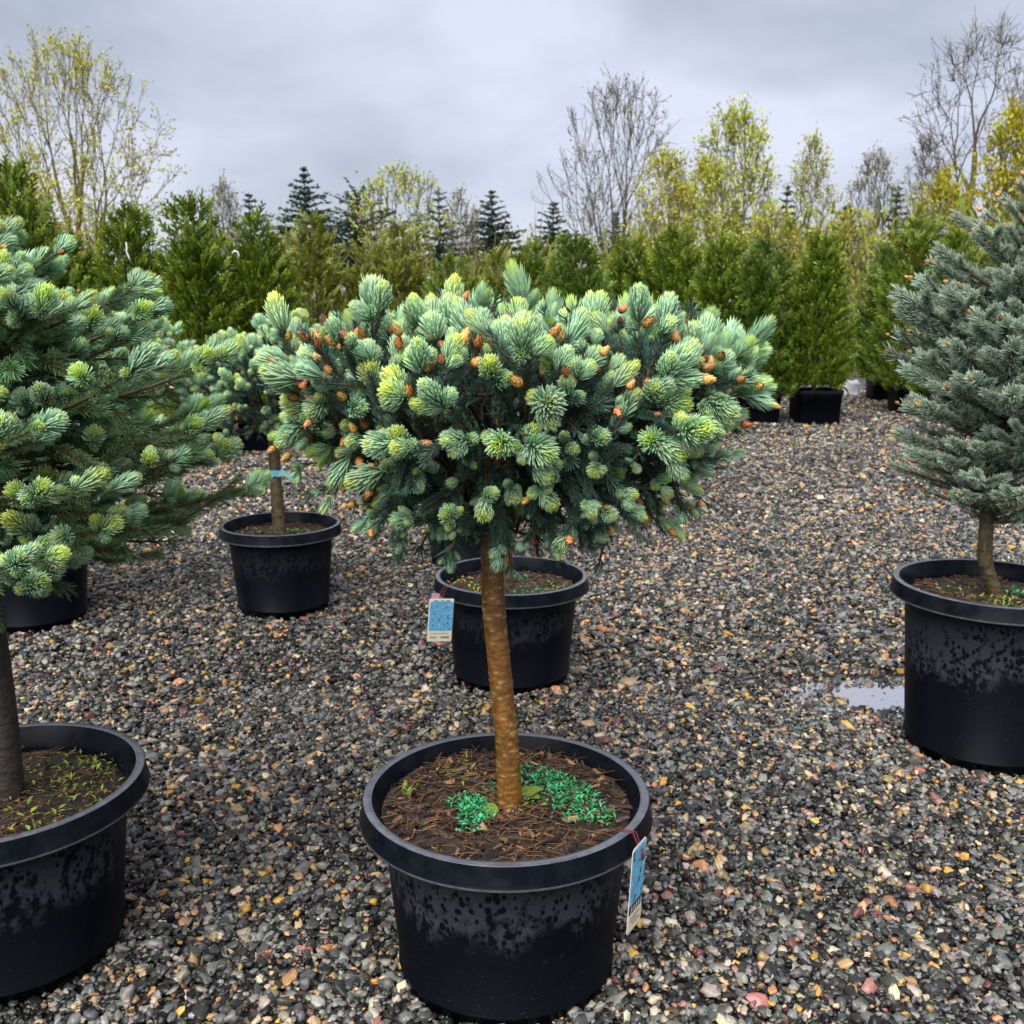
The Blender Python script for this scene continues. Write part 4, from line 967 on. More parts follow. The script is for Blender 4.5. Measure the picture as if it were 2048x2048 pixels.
# picture tag on the pot behind the golden trunk
Dt = 3.10; zt0, zt1 = zat(1283, Dt), zat(1196, Dt); xt0, xt1 = xat(852, Dt, 0.3), xat(902, Dt, 0.3)
w, h = xt1 - xt0, zt1 - zt0
t = thing('plant_tag', (xt0 + w/2, Dt, zt0), 'blue picture tag hanging on the left side of the pot behind the golden trunk', 'tag', 'picture tags on pots')
t.rotation_euler = (0.06, 0.07, 0.25)
mb = MB(); card(mb, -w/2, w/2, 0, h, 0, m=0); obj('card', mb.mesh('card', [M['white_card']], False), t)
mb = MB(); card(mb, -w/2*0.90, w/2*0.98, h*0.255, h*0.93, -0.0009, 0.0004, 0.003); obj('picture', mb.mesh('picture', [M['blue_print']], False), t)
mb = MB(); card(mb, -w/2*1.0, w/2*1.0, 0.001, h*0.235, -0.0009, 0.0004, 0.003)
text = obj('caption_band', mb.mesh('caption_band', [M['cream_card']], False), t)
mb = MB(); quads(mb, [(-w*0.38 + i*w*0.055, -w*0.38 + i*w*0.055 + w*0.036, h*0.085, h*0.118) for i in range(5)] + [(w*0.06 + i*w*0.058, w*0.06 + i*w*0.058 + w*0.044, h*0.085, h*0.125) for i in range(6)] + [(-w*0.40 + i*w*0.07, -w*0.40 + i*w*0.07 + w*0.05, h*0.185, h*0.198) for i in range(11)], -0.0016)
obj('print', mb.mesh('print', [M['brown_ink']], False), text)
mb = MB(); quads(mb, [(-w*0.32, -w*0.12, h*0.945, h*0.962), (-w*0.04, w*0.08, h*0.945, h*0.965), (w*0.16, w*0.34, h*0.942, h*0.960)], -0.0016); obj('print', mb.mesh('print', [M['ink']], False), t)
mb = MB(); tube(mb, [(-w*0.1, 0.001, h*0.95), (-w*0.02, 0.02, h + 0.012), (w*0.45, 0.09, h + 0.03)], 0.0012, 6); tube(mb, [(w*0.0, 0.001, h*0.95), (w*0.1, 0.02, h + 0.010), (w*0.55, 0.09, h + 0.026)], 0.0012, 6); obj('cord', mb.mesh('cord', [M['cord']]), t)
mb = MB(); card(mb, -w*0.42, -w*0.1, h*0.93, h*1.12, 0.002, rad=0.003); obj('loop_flap', mb.mesh('loop_flap', [simple('pink_card', (0.55, 0.30, 0.34), 0.4)], False), t)

# picture tag on the front pot, seen almost edge on
a_t = math.radians(-38.5); Rr = mR + 0.012
tx, ty = mx_ + Rr*math.cos(a_t), my_ + Rr*math.sin(a_t)
h2, w2 = 0.165, 0.060
t = thing('plant_tag', (tx, ty, mh - 0.006 - h2), 'narrow blue picture tag on a burgundy cord on the right side of the front pot', 'tag', 'picture tags on pots')
t.rotation_euler = (0.05, 0.0, math.radians(60))
mb = MB(); card(mb, -w2/2, w2/2, 0, h2, 0, rad=0.008); obj('card', mb.mesh('card', [M['white_card']], False), t)
mb = MB(); card(mb, -w2*0.47, w2*0.47, h2*0.34, h2*0.97, -0.0009, 0.0004, 0.004); obj('picture', mb.mesh('picture', [print_mat('blue_print_front', (0.12, 0.42, 0.66), (0.012, 0.02, 0.035), (0.38, 0.70, 0.86), 62, 4.0)], False), t)
mb = MB(); quads(mb, [(-w2*0.47, w2*0.47, h2*0.235, h2*0.335)], -0.0010); bnd = obj('caption_band', mb.mesh('caption_band', [M['ink']], False), t)
mb = MB()
for i in range(5):                                      # white strokes of the illegible name
    x = -w2*0.40 + i*w2*0.17
    mb.add([(x, -0.0018, h2*0.25), (x + w2*0.05, -0.0018, h2*0.25), (x + w2*0.10, -0.0018, h2*0.32), (x + w2*0.05, -0.0018, h2*0.32)], [(0, 1, 2), (0, 2, 3)]); quads(mb, [(x + w2*0.04, x + w2*0.12, h2*0.275, h2*0.288)], -0.0017)
obj('print', mb.mesh('print', [M['white_card']], False), bnd)
mb = MB(); card(mb, -w2*0.47, w2*0.47, h2*0.02, h2*0.225, -0.0009, 0.0004, 0.007); cb = obj('caption_panel', mb.mesh('caption_panel', [M['cream_card']], False), t)
mb = MB(); quads(mb, [(-w2*0.38, w2*0.30, h2*0.175, h2*0.187), (-w2*0.34, w2*0.12, h2*0.135, h2*0.145), (-w2*0.2, w2*0.34, h2*0.095, h2*0.107)], -0.0016); obj('print', mb.mesh('print', [M['brown_ink']], False), cb)
mb = MB(); tube(mb, [(-0.004, 0.0, h2*0.96), (-0.006, 0.012, h2 + 0.018), (-0.016, 0.034, h2 + 0.020)], 0.0014, 6); tube(mb, [(0.006, -0.002, h2*0.9), (0.003, 0.010, h2 + 0.016), (-0.010, 0.034, h2 + 0.020)], 0.0014, 6)
tube(mb, [(0.008, -0.004, h2*0.78), (0.007, -0.005, h2*0.84), (0.006, -0.004, h2*0.92)], [0.0015, 0.003, 0.0015], 6); obj('cord', mb.mesh('cord', [M['cord']]), t)

# blue ribbon tag on the thin mossy trunk
t = thing('ribbon_tag', (qx + 0.0, qy - 0.03, zat(945, qy)), 'crumpled light blue ribbon tag on the thin mossy trunk', 'tag')
def ribbon(mb, pts, w, m=0):
    pts = np.array(pts); V = []; F = []
    for i, p in enumerate(pts): V += [p + np.array([0, 0, w*(1 + 0.25*math.sin(i*2.1))]), p - np.array([0, 0, w])]
    for i in range(len(pts) - 1): a = 2*i; F += [(a, a + 1, a + 3), (a, a + 3, a + 2)]
    mb.add(V, F, 0, m)
rib_m = simple('blue_ribbon', (0.16, 0.48, 0.66), 0.35); rib_g = simple('aqua_ribbon', (0.28, 0.58, 0.50), 0.35)
mb = MB(); ribbon(mb, [(-0.028, 0.0, 0.004), (-0.02, -0.014, 0.0), (-0.004, -0.018, 0.006), (0.012, -0.012, 0.001)], 0.014); obj('band', mb.mesh('band', [rib_m]), t)
mb = MB(); ribbon(mb, [(0.012, -0.012, 0.001), (0.03, -0.022, 0.008), (0.05, -0.012, -0.004), (0.07, -0.02, -0.010)], 0.012); obj('tail', mb.mesh('tail', [rib_g]), t)

# ------------------------------------------------------------------ loose stones and litter
def stone(pos, s, label, mat, seed):
    rs = np.random.default_rng(seed); nu, nv = 14, 9; V = []
    pl = nrm(rs.normal(0, 1, (9, 3))); off = rs.uniform(0.62, 0.95, 9)
    for j in range(nv):
        th = PI*j/(nv - 1)
        for i in range(nu):
            d = np.array([math.sin(th)*math.cos(2*PI*i/nu), math.sin(th)*math.sin(2*PI*i/nu), math.cos(th)])
            q = pl @ d; r = min([1.0] + [o_/c for o_, c in zip(off, q) if c > 0.05]); V.append(d*r*np.array(s))
    mb = MB(); mb.add(V, grid_faces(nu, nv)); o = obj('stone', mb.mesh('stone', [mat], False), loc=pos); tag(o, label, 'stone')
sm1 = bark_mat('tan_stone', (0.20, 0.12, 0.06), (0.40, 0.27, 0.16), 40, 0.45, 0.3)
D_ = dground(1378); stone((xat(1257, D_, 0), D_, 0.016), (0.036, 0.028, 0.024), 'largest angular tan stone, right of the pot with the picture tag', sm1, 3)

# white sack and pale sack beside the arborvitae pots
def sack(pos, sx, sy, sz, mat, label, seed):
    rs = np.random.default_rng(seed); nu, nv = 28, 12; V = []
    for j in range(nv):
        t = j/(nv - 1)
        for i in range(nu):
            a = 2*PI*i/nu; c, s_ = math.cos(a), math.sin(a); e = 0.45
            k = (1 - 0.10*t)*(1 + 0.05*math.sin(3*a + 5*t) + 0.03*math.sin(8*a - 7*t)) if j < nv - 2 else (0.72 if j == nv - 2 else 0.02)
            V.append((sx*k*math.copysign(abs(c)**e, c), sy*k*math.copysign(abs(s_)**e, s_), sz*min(1, t*1.12) + (0.02*math.sin(2*a + 1) if 2 < j < nv - 1 else 0)))
    mb = MB(); mb.add(V, grid_faces(nu, nv)); o = obj('sack', mb.mesh('sack', [mat]), loc=pos); tag(o, label, 'sack', 'pale sacks by the hedge')
D_ = 14.1; wx = xat(1703, D_, 0.15)
sack((wx, D_, 0), 0.105, 0.08, zat(762, D_), simple('white_sack', (0.75, 0.77, 0.82), 0.5), 'white sack standing right of the nearest arborvitae pot', 5)
mb = MB(); D_ = 10.78
o = thing('dead_leaf', (xat(1684, D_, 0.3), D_ - 0.05, zat(775, D_)), 'folded yellow leaf hanging on the rim of the nearest arborvitae pot', 'leaf')
curl_leaf(mb, (-0.06, 0, 0), 0.1, 0.13, 0.045, 0.35, 0.9); obj('blade', mb.mesh('blade', [simple('yellow_leaf', (0.55, 0.45, 0.10), 0.5)]), o)
D_ = 13.2; sack((xat(1810, D_, 0.1), D_, 0), 0.10, 0.07, zat(768, D_), simple('grey_sack', (0.42, 0.40, 0.38), 0.6), 'pale grey sack showing left of the silvery spruce', 8)

# ------------------------------------------------------------------ arborvitae
def spray_arrays(L=0.10, nb=6):
    """a flat fern-like spray of scale leaves along +Z in the XZ plane"""
    mb = MB()
    def blade(p, d, l, w, t0, t1):
        p = np.array(p); d = np.array(d); s = np.array([d[2], 0, -d[0]])
        mb.add([p - s*w*0.5, p + s*w*0.5, p + d*l*0.6 + s*w*0.75 + np.array([0, w*0.4, 0]), p + d*l*0.6 - s*w*0.75 - np.array([0, w*0.3, 0]), p + d*l], [(0, 1, 2), (0, 2, 3), (3, 2, 4)], [t0, t0, (t0+t1)/2, (t0+t1)/2, t1])
    blade((0, 0, 0), (0, 0, 1), L, L*0.075, 0.1, 0.95)
    for i in range(nb):
        f = 0.12 + 0.78*i/(nb - 1); sg = 1 if i % 2 else -1; a = 0.62 + rng.normal(0, 0.1)
        l = L*(0.52 - 0.30*f)*rng.uniform(0.85, 1.2); d = np.array([sg*math.sin(a), rng.normal(0, 0.15), math.cos(a)]); d /= np.linalg.norm(d)
        blade((0, 0, L*f), d, l, L*0.085, 0.15 + 0.3*f, 0.65 + 0.35*f)
    return mb.arrays()
SPRAY = [spray_arrays() for _ in range(6)]
def thuja_mesh(H, R, n, mat, seed, prof='cone', size=1.0):
    """H height of the crown, R radius near its foot"""
    rs = np.random.default_rng(seed); arrs = []
    n = int(n*(0.80 if size < 1.12 else 0.60)); size = size*(1.0 if size < 1.12 else 1.12)
    ph = rs.random(8)*6; nl = rs.integers(3, 6)
    lead = [(rs.normal(0, 0.24)*R, rs.normal(0, 0.24)*R, rs.uniform(0.74, 0.93), rs.uniform(0.5, 0.8)) for _ in range(nl)] + [(0, 0, 1.0, 0.8)]*2
    H0, R0 = H, R
    for i in range(n):
        ox, oy, fh, fr = lead[rs.integers(len(lead))]; H = H0*fh; R = R0*fr*1.12
        t = rs.random()**1.2; a = rs.random()*2*PI
        r = R*1.22*(1 - t)**0.55*(1 - 0.30*math.exp(-t*14)) + 0.015; az = 1 + 0.16*math.sin(2*a + ph[2]) + 0.14*math.sin(3*a + ph[3] + 4*t); r *= az
        clump = 0.5 + 0.5*math.sin(5*a + ph[0] + 9*t)*math.sin(13*t*H/1.6 + ph[1] + 2*a); r *= 0.74 + 0.36*clump
        inner = rs.random() < 0.30
        if inner: r *= rs.uniform(0.35, 0.8)
        else: r *= rs.uniform(0.84, 1.16)
        z = H*t
        out = np.array([math.cos(a), math.sin(a), 0]); d = nrm(out*rs.uniform(0.35, 0.85) + np.array([0, 0, 1.0])*rs.uniform(0.45, 1.0) + rs.normal(0, 0.16, 3))
        arrs.append((SPRAY[rs.integers(len(SPRAY))], frame(d, rs.random()*6.28, size*rs.uniform(0.75, 1.5), out*r + np.array([ox, oy, z - 0.03]))))
    H = H0
    for k in range(5): arrs.append((SPRAY[k], frame((rs.normal(0, .15), rs.normal(0, .15), 1), k, size*1.1, (0, 0, H - 0.04 - 0.03*k))))
    V, F, T, Mi = joined(arrs, None)
    return mesh_from('arborvitae_crown', V, F, T, Mi, [mat], False)
def square_pot_mesh(s, h):
    mb = MB(); V = []; n = 8
    def ring(hw, z):
        r = hw*0.22; out = []
        for cx0, cy0, a0 in ((hw - r, hw - r, 0), (-hw + r, hw - r, PI/2), (-hw + r, -hw + r, PI), (hw - r, -hw + r, 1.5*PI)):
            for i in range(5): a = a0 + PI/2*i/4; out.append((cx0 + r*math.cos(a), cy0 + r*math.sin(a), z))
        return out
    rows = [ring(s*0.90, 0.0), ring(s*0.93, 0.04), ring(s*0.985, h - 0.05), ring(s*1.03, h - 0.048), ring(s*1.03, h), ring(s*0.98, h), ring(s*0.95, h - 0.05), ring(0.005, h - 0.05)]
    for r in rows: V += r
    mb.add(V, grid_faces(20, len(rows))); return mb
def tj(px, ytop, D, hw_px, label, mat, seed, n=1500, pot=True, base=0.30, name='arborvitae', size=1.0, cat='arborvitae'):
    px *= K; ytop *= K; hw_px *= K
    zt = zat(ytop, D); x = xat(px, D, 1.0); R = hw_px/FPX*D
    root = thing(name, (x, D, 0), label, cat, 'arborvitae in the hedge row')
    H = zt - base
    o = obj('crown', thuja_mesh(H, R, n, mat, seed, size=size), root, (0, 0, base))
    mb = MB(); tube(mb, [(0, 0, 0.2), (0.01, 0, base + H*0.4), (0, 0, base + H*0.9)], [0.03, 0.022, 0.006], 8); obj('trunk', mb.mesh('trunk', [M['bark_dark']]), root)
    if pot:
        return x
G, DK, OL = M['thuja'], M['thuja_dark'], M['thuja_olive']
def tpot(x, D, s, h, label):
    root = thing('square_pot', (x, D, 0), label, 'pot', 'square pots under the hedge')
    obj('wall', square_pot_mesh(s, h).mesh('square_pot', [SQM]), root)
    mb = MB(); n = 20; a = np.linspace(0, 2*PI, n, endpoint=False); mb.add(np.vstack([[0, 0, h - 0.035], np.stack([s*0.93*np.sign(np.cos(a))*abs(np.cos(a))**.4, s*0.93*np.sign(np.sin(a))*abs(np.sin(a))**.4, 0*a + h - 0.045], 1)]), [(0, 1 + i, 1 + (i+1) % n) for i in range(n)]); obj('soil', mb.mesh('soil', [M['soil']]), root)
SQM = plastic('square_pot_plastic', 0.37, 0.7, 2.2, low=0.75)
ROW = [
 (40, 318, 8.6, 100, 'tall arborvitae at the far left edge, below the leafing tree', G, 2600, 1.15),
 (150, 452, 9.3, 85, 'lower arborvitae between the left edge one and the ribboned one', G, 1900, 1.1),
 (262, 398, 8.9, 92, 'arborvitae with the white ribbon, left part of the hedge', G, 2400, 1.1),
 (377, 378, 8.7, 84, 'pointed arborvitae left of the small globe spruce', G, 2600, 1.1),
 (492, 408, 8.9, 80, 'bright arborvitae just left of the golden trunked spruce', G, 2500, 1.1),
 (598, 415, 13.0, 62, 'olive arborvitae in front of the tallest dark fir', OL, 1600, 1.25),
 (690, 470, 13.4, 60, 'olive arborvitae below the broad dark pine', OL, 1400, 1.25),
 (765, 430, 13.0, 58, 'pointed olive arborvitae under the pale leafing tree', OL, 1500, 1.25),
 (850, 490, 12.4, 58, 'low arborvitae under the narrow ragged fir', G, 1400, 1.2),
 (935, 478, 12.8, 66, 'arborvitae under the symmetrical dark fir', OL, 1500, 1.2),
 (1010, 465, 12.9, 55, 'arborvitae left of the dark green bushy one', G, 1400, 1.2),
 (1085, 455, 11.2, 82, 'dark green bushy arborvitae behind the middle of the spruce crown', DK, 2200, 1.15),
 (1185, 462, 11.9, 74, 'arborvitae under the tall bare tree', G, 1900, 1.2),
 (1270, 445, 11.6, 72, 'arborvitae right of the tall bare tree', G, 1900, 1.2),
 (1355, 455, 11.2, 72, 'arborvitae below the yellow-green willow', G, 2000, 1.15),
 (1438, 465, 10.9, 66, 'dark arborvitae left of the one in the nearest square pot', DK, 2000, 1.15),
 (1542, 448, 10.95, 66, 'arborvitae standing free in the nearest square pot', G, 2900, 1.05),
 (1662, 470, 13.5, 48, 'narrow dark arborvitae behind the gap right of the free standing one', DK, 1600, 1.1),
 (1726, 418, 11.9, 74, 'tall dense arborvitae left of the silvery spruce', G, 2300, 1.1),
 (1795, 440, 11.3, 70, 'arborvitae directly behind the silvery spruce', G, 2100, 1.1),
 (1890, 430, 11.6, 80, 'arborvitae at the far right edge behind the silvery spruce', G, 2000, 1.1),
]
for i, (px, yt, D, hw, lab, mat, n, size) in enumerate(ROW):
    near = i == 16
    x = tj(px, yt, D, hw, lab, mat, 100 + i, n, base=0.41 if near else 0.30, size=size)
POTL = ['square black pot under the tall arborvitae at the left edge', 'square black pot under the lower arborvitae left of the ribboned one', 'square black pot under the arborvitae with the white ribbon', 'square black pot under the pointed arborvitae', 'square black pot under the bright arborvitae',
        None, None, None, None, None, None, 'square black pot under the dark green bushy arborvitae', 'square black pot under the arborvitae by the bare tree', 'square black pot right of the bare tree', 'square black pot below the willow', 'square black pot in the shade left of the nearest square pot',
        'nearest square black pot, under the free standing arborvitae', 'square black pot in the dark gap right of the white sack', 'square black pot left of the silvery spruce', None, None]
for i, lab in enumerate(POTL):
    if not lab: continue
    px, yt, D = ROW[i][0], ROW[i][1], ROW[i][2]
    if i == 16: tpot(xat(px*K, D, 1.0) + 0.02, D, 0.235, 0.36, lab)
    elif i == 17: tpot(xat(1663*K, D, 0.2), D - 0.05, 0.18, 0.40, lab)
    else: tpot(xat(px*K, D, 1.0), D, 0.2, 0.33, lab)
# white ribbons tied into the hedge
mwr = simple('white_ribbon', (0.8, 0.8, 0.8), 0.4)
for (px, py, D, label, pts) in ((265, 508, 8.35, 'long white ribbon hanging in the left hedge', [(-0.012, 0, 0.09), (-0.004, -0.01, 0.05), (-0.014, 0, 0.02), (0.004, -0.01, -0.02), (0.014, 0, -0.06)]),
                               (478, 512, 8.45, 'short curled white ribbon in the bright arborvitae', [(-0.03, 0, 0.02), (-0.01, -0.01, 0.04), (0.015, 0, 0.03), (0.022, 0, 0.0), (0.016, 0.0, -0.025)])):
    mb = MB(); tube(mb, pts, [0.005, 0.007, 0.006, 0.006, 0.004], 5); o = obj('ribbon', mb.mesh('ribbon', [mwr]), loc=(xat(px, D, 1.2), D, zat(py, D))); tag(o, label, 'ribbon', 'white ribbons in the hedge')

# ------------------------------------------------------------------ firs and other conifers beyond
def clump_arrays(lo=True):
    mb = MB(); n = 9; a = rng.random(n)*2*PI; e = rng.normal(0, 0.35, n)
    D = np.stack([np.cos(a), np.sin(a), e], 1); D[:, 0] += 0.6
    needles(mb, rng.normal(0, 0.12, (n, 3)), D, np.tile([0, 0, 1.0], (n, 1)), rng.uniform(0.5, 1.0, n), 0.15, 0.1, 0.1, 0.9, 0, True)
    return mb.arrays()
CL = [clump_arrays() for _ in range(5)]
def fir_mesh(H, R, mat, seed, droop=0.25, dens=1.0, ragged=0.25, pw=0.85, bare=0.30):
    rs = np.random.default_rng(seed); arrs = []; z = H*bare
    br = MB()
    while z < H*0.985:
        t = z/H; r = R*(1 - t)**pw*(1 + rs.normal(0, ragged*0.5)); nb = max(3, int((5 + 6*(1 - t))*dens)); a0 = rs.random()*6
        for i in range(nb):
            a = a0 + 2*PI*i/nb + rs.normal(0, 0.25); rr = max(0.12, r*(1 + rs.normal(0, ragged))); hd = np.array([math.cos(a), math.sin(a), 0])
            e = np.array([0, 0, z]) + hd*rr + np.array([0, 0, rr*(0.35*t - droop*(1 - t))])
            tube(br, [np.array([0, 0, z]), (np.array([0, 0, z]) + e)/2 + np.array([0, 0, 0.04*rr]), e], [0.03*H/8, 0.02*H/8, 0.008*H/8], 3, 0.2, 1)
            m_ = max(2, int(rr/(0.20*H/8)*0.85))
            for q in range(m_):
                f = (q + 0.7)/m_; p = np.array([0, 0, z]) + (e - np.array([0, 0, z]))*f
                sz = (0.20 + 0.36*(1 - t))*H/8*rs.uniform(0.7, 1.25)
                dr = nrm(hd + rs.normal(0, 0.3, 3)*np.array([1, 1, 0.4]))
                # clump local x -> outward, z up
                X = dr; Y = nrm(np.cross([0, 0, 1.0], X)); Z = np.cross(X, Y)
                Mx = np.eye(4); Mx[:3, 0] = X*sz; Mx[:3, 1] = Y*sz; Mx[:3, 2] = Z*sz; Mx[:3, 3] = p + np.array([0, 0, rs.normal(0, 0.03)])
                arrs.append((CL[rs.integers(5)], Mx))
        z += H*rs.uniform(0.030, 0.048)/max(0.7, dens**0.5)
    for k in range(4):
        Mx = np.eye(4)*0.16*H/8; Mx[3, 3] = 1; Mx[:3, 3] = (0, 0, H*(0.97 - 0.02*k)); arrs.append((CL[k], Mx))
    V, F, T, Mi = joined(arrs, None)
    mb = MB(); mb.add(V, F, T, 0); bv, bf, bt, bm = br.arrays(); mb.add(bv, bf, bt, 1)
    return mb.mesh('fir_crown', [mat, M['bark_dark']], False)
def fir(px, ytop, D, hw, label, mat, seed, name='fir_tree', cat='fir', **kw):
    px *= K; ytop *= K; hw *= K*1.42; H = zat(ytop, D); R = hw/FPX*D
    root = thing(name, (xat(px, D, 2), D, 0), label, cat, 'conifers beyond the hedge')
    obj('crown', fir_mesh(H, R, mat, seed, **kw), root)
    mb = MB(); tube(mb, [(0, 0, 0), (0, 0, H*0.5), (0, 0, H)], [H*0.022, H*0.014, 0.01], 8); obj('trunk', mb.mesh('trunk', [M['bark_dark']]), root)
F1, F2 = M['fir'], M['fir_olive']
fir(478, 362, 52, 62, 'dark fir with drooping tip above the bright arborvitae', F1, 1)
fir(582, 314, 56, 85, 'tallest dark fir on the left side of the skyline', F1, 2, ragged=0.2)
fir(676, 352, 54, 88, 'broad ragged dark pine right of the tallest fir', F1, 3, ragged=0.45, pw=0.45, bare=0.35, droop=0.05)
fir(830, 352, 55, 70, 'narrow ragged fir right of the pale leafing tree', F1, 4, ragged=0.4, dens=0.75)
fir(928, 358, 52, 88, 'symmetrical dark fir near the middle of the skyline', F1, 5, ragged=0.15, dens=1.1)
fir(1043, 378, 50, 70, 'short dark fir left of the tall bare tree', F1, 6)
fir(1160, 400, 48, 50, 'small fir among the stems of the tall bare tree', F2, 7)
fir(1385, 372, 46, 52, 'olive fir hidden among the willow twigs', F2, 8)
fir(1476, 344, 52, 44, 'slim dark fir between the willow and the upright poplar', F1, 9, dens=0.8)
fir(1586, 388, 44, 58, 'olive fir between the two upright leafing trees', F2, 10)
fir(1681, 344, 50, 52, 'slim dark fir left of the big bare tree', F1, 11, dens=0.8)
fir(30, 296, 34, 75, 'olive green spruce below the leafing tree at the left edge', F2, 12, dens=0.8)
fir(120, 420, 30, 70, 'low olive spruce at the foot of the left leafing tree', F2, 13)
fir(1270, 395, 40, 60, 'low olive fir right of the tall bare tree', F2, 14)

# ------------------------------------------------------------------ broadleaf trees
def broadleaf(px, ytop, D, hw, label, leafmat, barkmat, seed, stems=3, leaf=1.0, leafsize=0.09, name='leafing_tree', lv=5, cat='tree', thick=1.0, moss=None, n=420, low=0.22, shape='dome', leaf_low=0.0, **kw):
    """limbs divide towards points spread through the crown's volume"""
    px *= K; ytop *= K; hw *= K; H = zat(ytop, D); R = hw/FPX*D
    rs = np.random.default_rng(seed)
    t = rs.random(n)**0.85; a = rs.random(n)*2*PI
    if shape == 'dome': prof = np.minimum(1, 0.42 + 1.25*t)*np.sqrt(np.maximum(0.02, 1 - np.clip((t - 0.38)/0.62, 0, 1)**2.2))
    else: prof = np.minimum(1, 0.55 + 1.0*t)*np.maximum(0.06, 1 - np.clip((t - 0.30)/0.70, 0, 1)**1.5)
    lob = 1 + 0.16*np.sin(3*a + seed) + 0.12*np.sin(5*a + 7*t + seed*2)
    r = R*prof*lob*np.sqrt(rs.uniform(0.12, 1, n))
    P = np.stack([r*np.cos(a), r*np.sin(a)*0.85, H*(low + (1 - low)*t)*(1 + rs.normal(0, 0.025, n))], 1)
    segs = []; tips = []
    wmin = 0.0085*D/30
    def curve(p, q, d0, r0, r1, k):
        L = np.linalg.norm(q - p); c = p + d0*L*0.5 + rs.normal(0, 0.05*L, 3); tt = np.linspace(0, 1, 4)[:, None]
        pts = (1 - tt)**2*p + 2*tt*(1 - tt)*c + tt*tt*q; segs.append((pts, r0, r1, k)); return nrm(q - c)
    def split(idx, p, d, rad, k):
        pts = P[idx]
        if len(idx) <= 2 or k >= 7:
            for q in pts:
                dd = curve(p, q, d, max(wmin, rad*0.7), wmin*0.8, 9)
                tips.append((q, dd))
                for _ in range(rs.integers(2, 4)):
                    f = rs.uniform(0.25, 0.95); b = p + (q - p)*f; e = b + nrm(dd*0.8 + rs.normal(0, 0.42, 3) + np.array([0, 0, 0.30]))*H*rs.uniform(0.022, 0.05); d2 = nrm(e - b)
                    segs.append((np.array([b, (b + e)/2 + rs.normal(0, 0.01, 3), e]), wmin*0.85, wmin*0.6, 10)); tips.append((e, d2)); tips.append(((b + e)/2, d2))
            return
        kk = stems if k == 0 else (2 if rs.random() < 0.6 else 3); kk = min(kk, len(idx))
        cen = pts[rs.choice(len(idx), kk, replace=False)].copy()
        W = np.array([1, 1, 0.55 if k < 2 else 0.9])
        for _ in range(4):
            lab = np.argmin((((pts[:, None] - cen[None])*W)**2).sum(2), 1)
            for c in range(kk):
                if (lab == c).any(): cen[c] = pts[lab == c].mean(0)
        for c in range(kk):
            sub = idx[lab == c]
            if not len(sub): continue
            f = (0.30, 0.36, 0.40, 0.44)[min(k, 3)]
            q = p + (cen[c] - p)*f + np.array([0, 0, -0.02*H*(k < 3)])
            rr = max(wmin, rad*math.sqrt(len(sub)/len(idx))*0.93) if k else rad*(len(sub)/len(idx))**0.4
            dd = curve(p, q, d, rr, max(wmin, rr*0.8), k); split(sub, q, nrm(dd + np.array([0, 0, 0.12])), rr*0.8, k + 1)
    split(np.arange(n), np.array([0, 0, 0.0]), np.array([0, 0, 1.0]), H*0.020*thick, 0)
    root = thing(name, (xat(px, D, 3), D, 0), label, cat, 'broadleaf trees beyond the hedge')
    mb = MB(); tk = MB()
    for pts, r0, r1, k in segs: tube(tk if k <= 2 else mb, pts, np.linspace(r0, r1, len(pts)), 6 if k <= 2 else 3, 0.3, cap=(k >= 9))
    obj('trunk', tk.mesh('trunk', [moss or barkmat]), root); obj('twigs', mb.mesh('twigs', [barkmat]), root)
    PL_ = []; Dd = []
    for q, dd in tips:
        for _ in range(rs.poisson(leaf*2.0)): PL_.append(q + rs.normal(0, leafsize*0.8, 3)); Dd.append(dd + rs.normal(0, 0.45, 3))
    if leaf_low:
        for pts, r0, r1, k in segs:
            if k < 9:
                for q in pts[1:]:
                    if q[2] < H*0.55:
                        for _ in range(rs.poisson(leaf_low*1.8)): PL_.append(q + rs.normal(0, 0.16, 3)); Dd.append(rs.normal(0, 1, 3))
    if PL_:
        Pn = np.array(PL_); Dd = nrm(np.array(Dd)); m_ = len(Pn)
        lb = MB(); needles(lb, Pn, Dd, nrm(rs.normal(0, 1, (m_, 3))), leafsize*rs.uniform(0.5, 1.1, m_), leafsize*0.23, 0.1, rs.random(m_), rs.random(m_), 0, True)
        obj('foliage', lb.mesh('foliage', [leafmat], False), root)
    return root
LY, LG, LP, LB = M['leaf_yellow'], M['leaf_green'], M['leaf_pale'], M['leaf_bright']
BT, BO = M['bark_tree'], M['bark_olive']
broadleaf(150, 68, 30, 180, 'big many stemmed tree with yellow-green leaves at the left', LY, BO, 201, stems=5, leaf=0.75, leafsize=0.105, n=520, leaf_low=0.8, low=0.25, thick=1.9)
broadleaf(428, 338, 42, 50, 'small pale budding tree left of the drooping fir', LP, BT, 202, stems=2, leaf=0.35, leafsize=0.12, n=160, low=0.4)
broadleaf(752, 318, 44, 98, 'spreading pale green leafing tree behind the firs', LG, BT, 203, stems=2, leaf=0.55, leafsize=0.16, n=260, low=0.4)
broadleaf(868, 366, 46, 45, 'faint pale tree between the two middle firs', LP, BT, 204, stems=2, leaf=0.6, leafsize=0.12, n=150, low=0.35)
broadleaf(1160, 150, 38, 132, 'tall bare tree with fine grey twigs and many stems', LP, BT, 205, stems=4, leaf=0.10, leafsize=0.13, n=430, low=0.30, thick=1.35)
broadleaf(1255, 290, 34, 62, 'ochre leafing shrub right of the tall bare tree', LY, BO, 206, stems=4, leaf=0.9, leafsize=0.12, n=260, leaf_low=1.0)
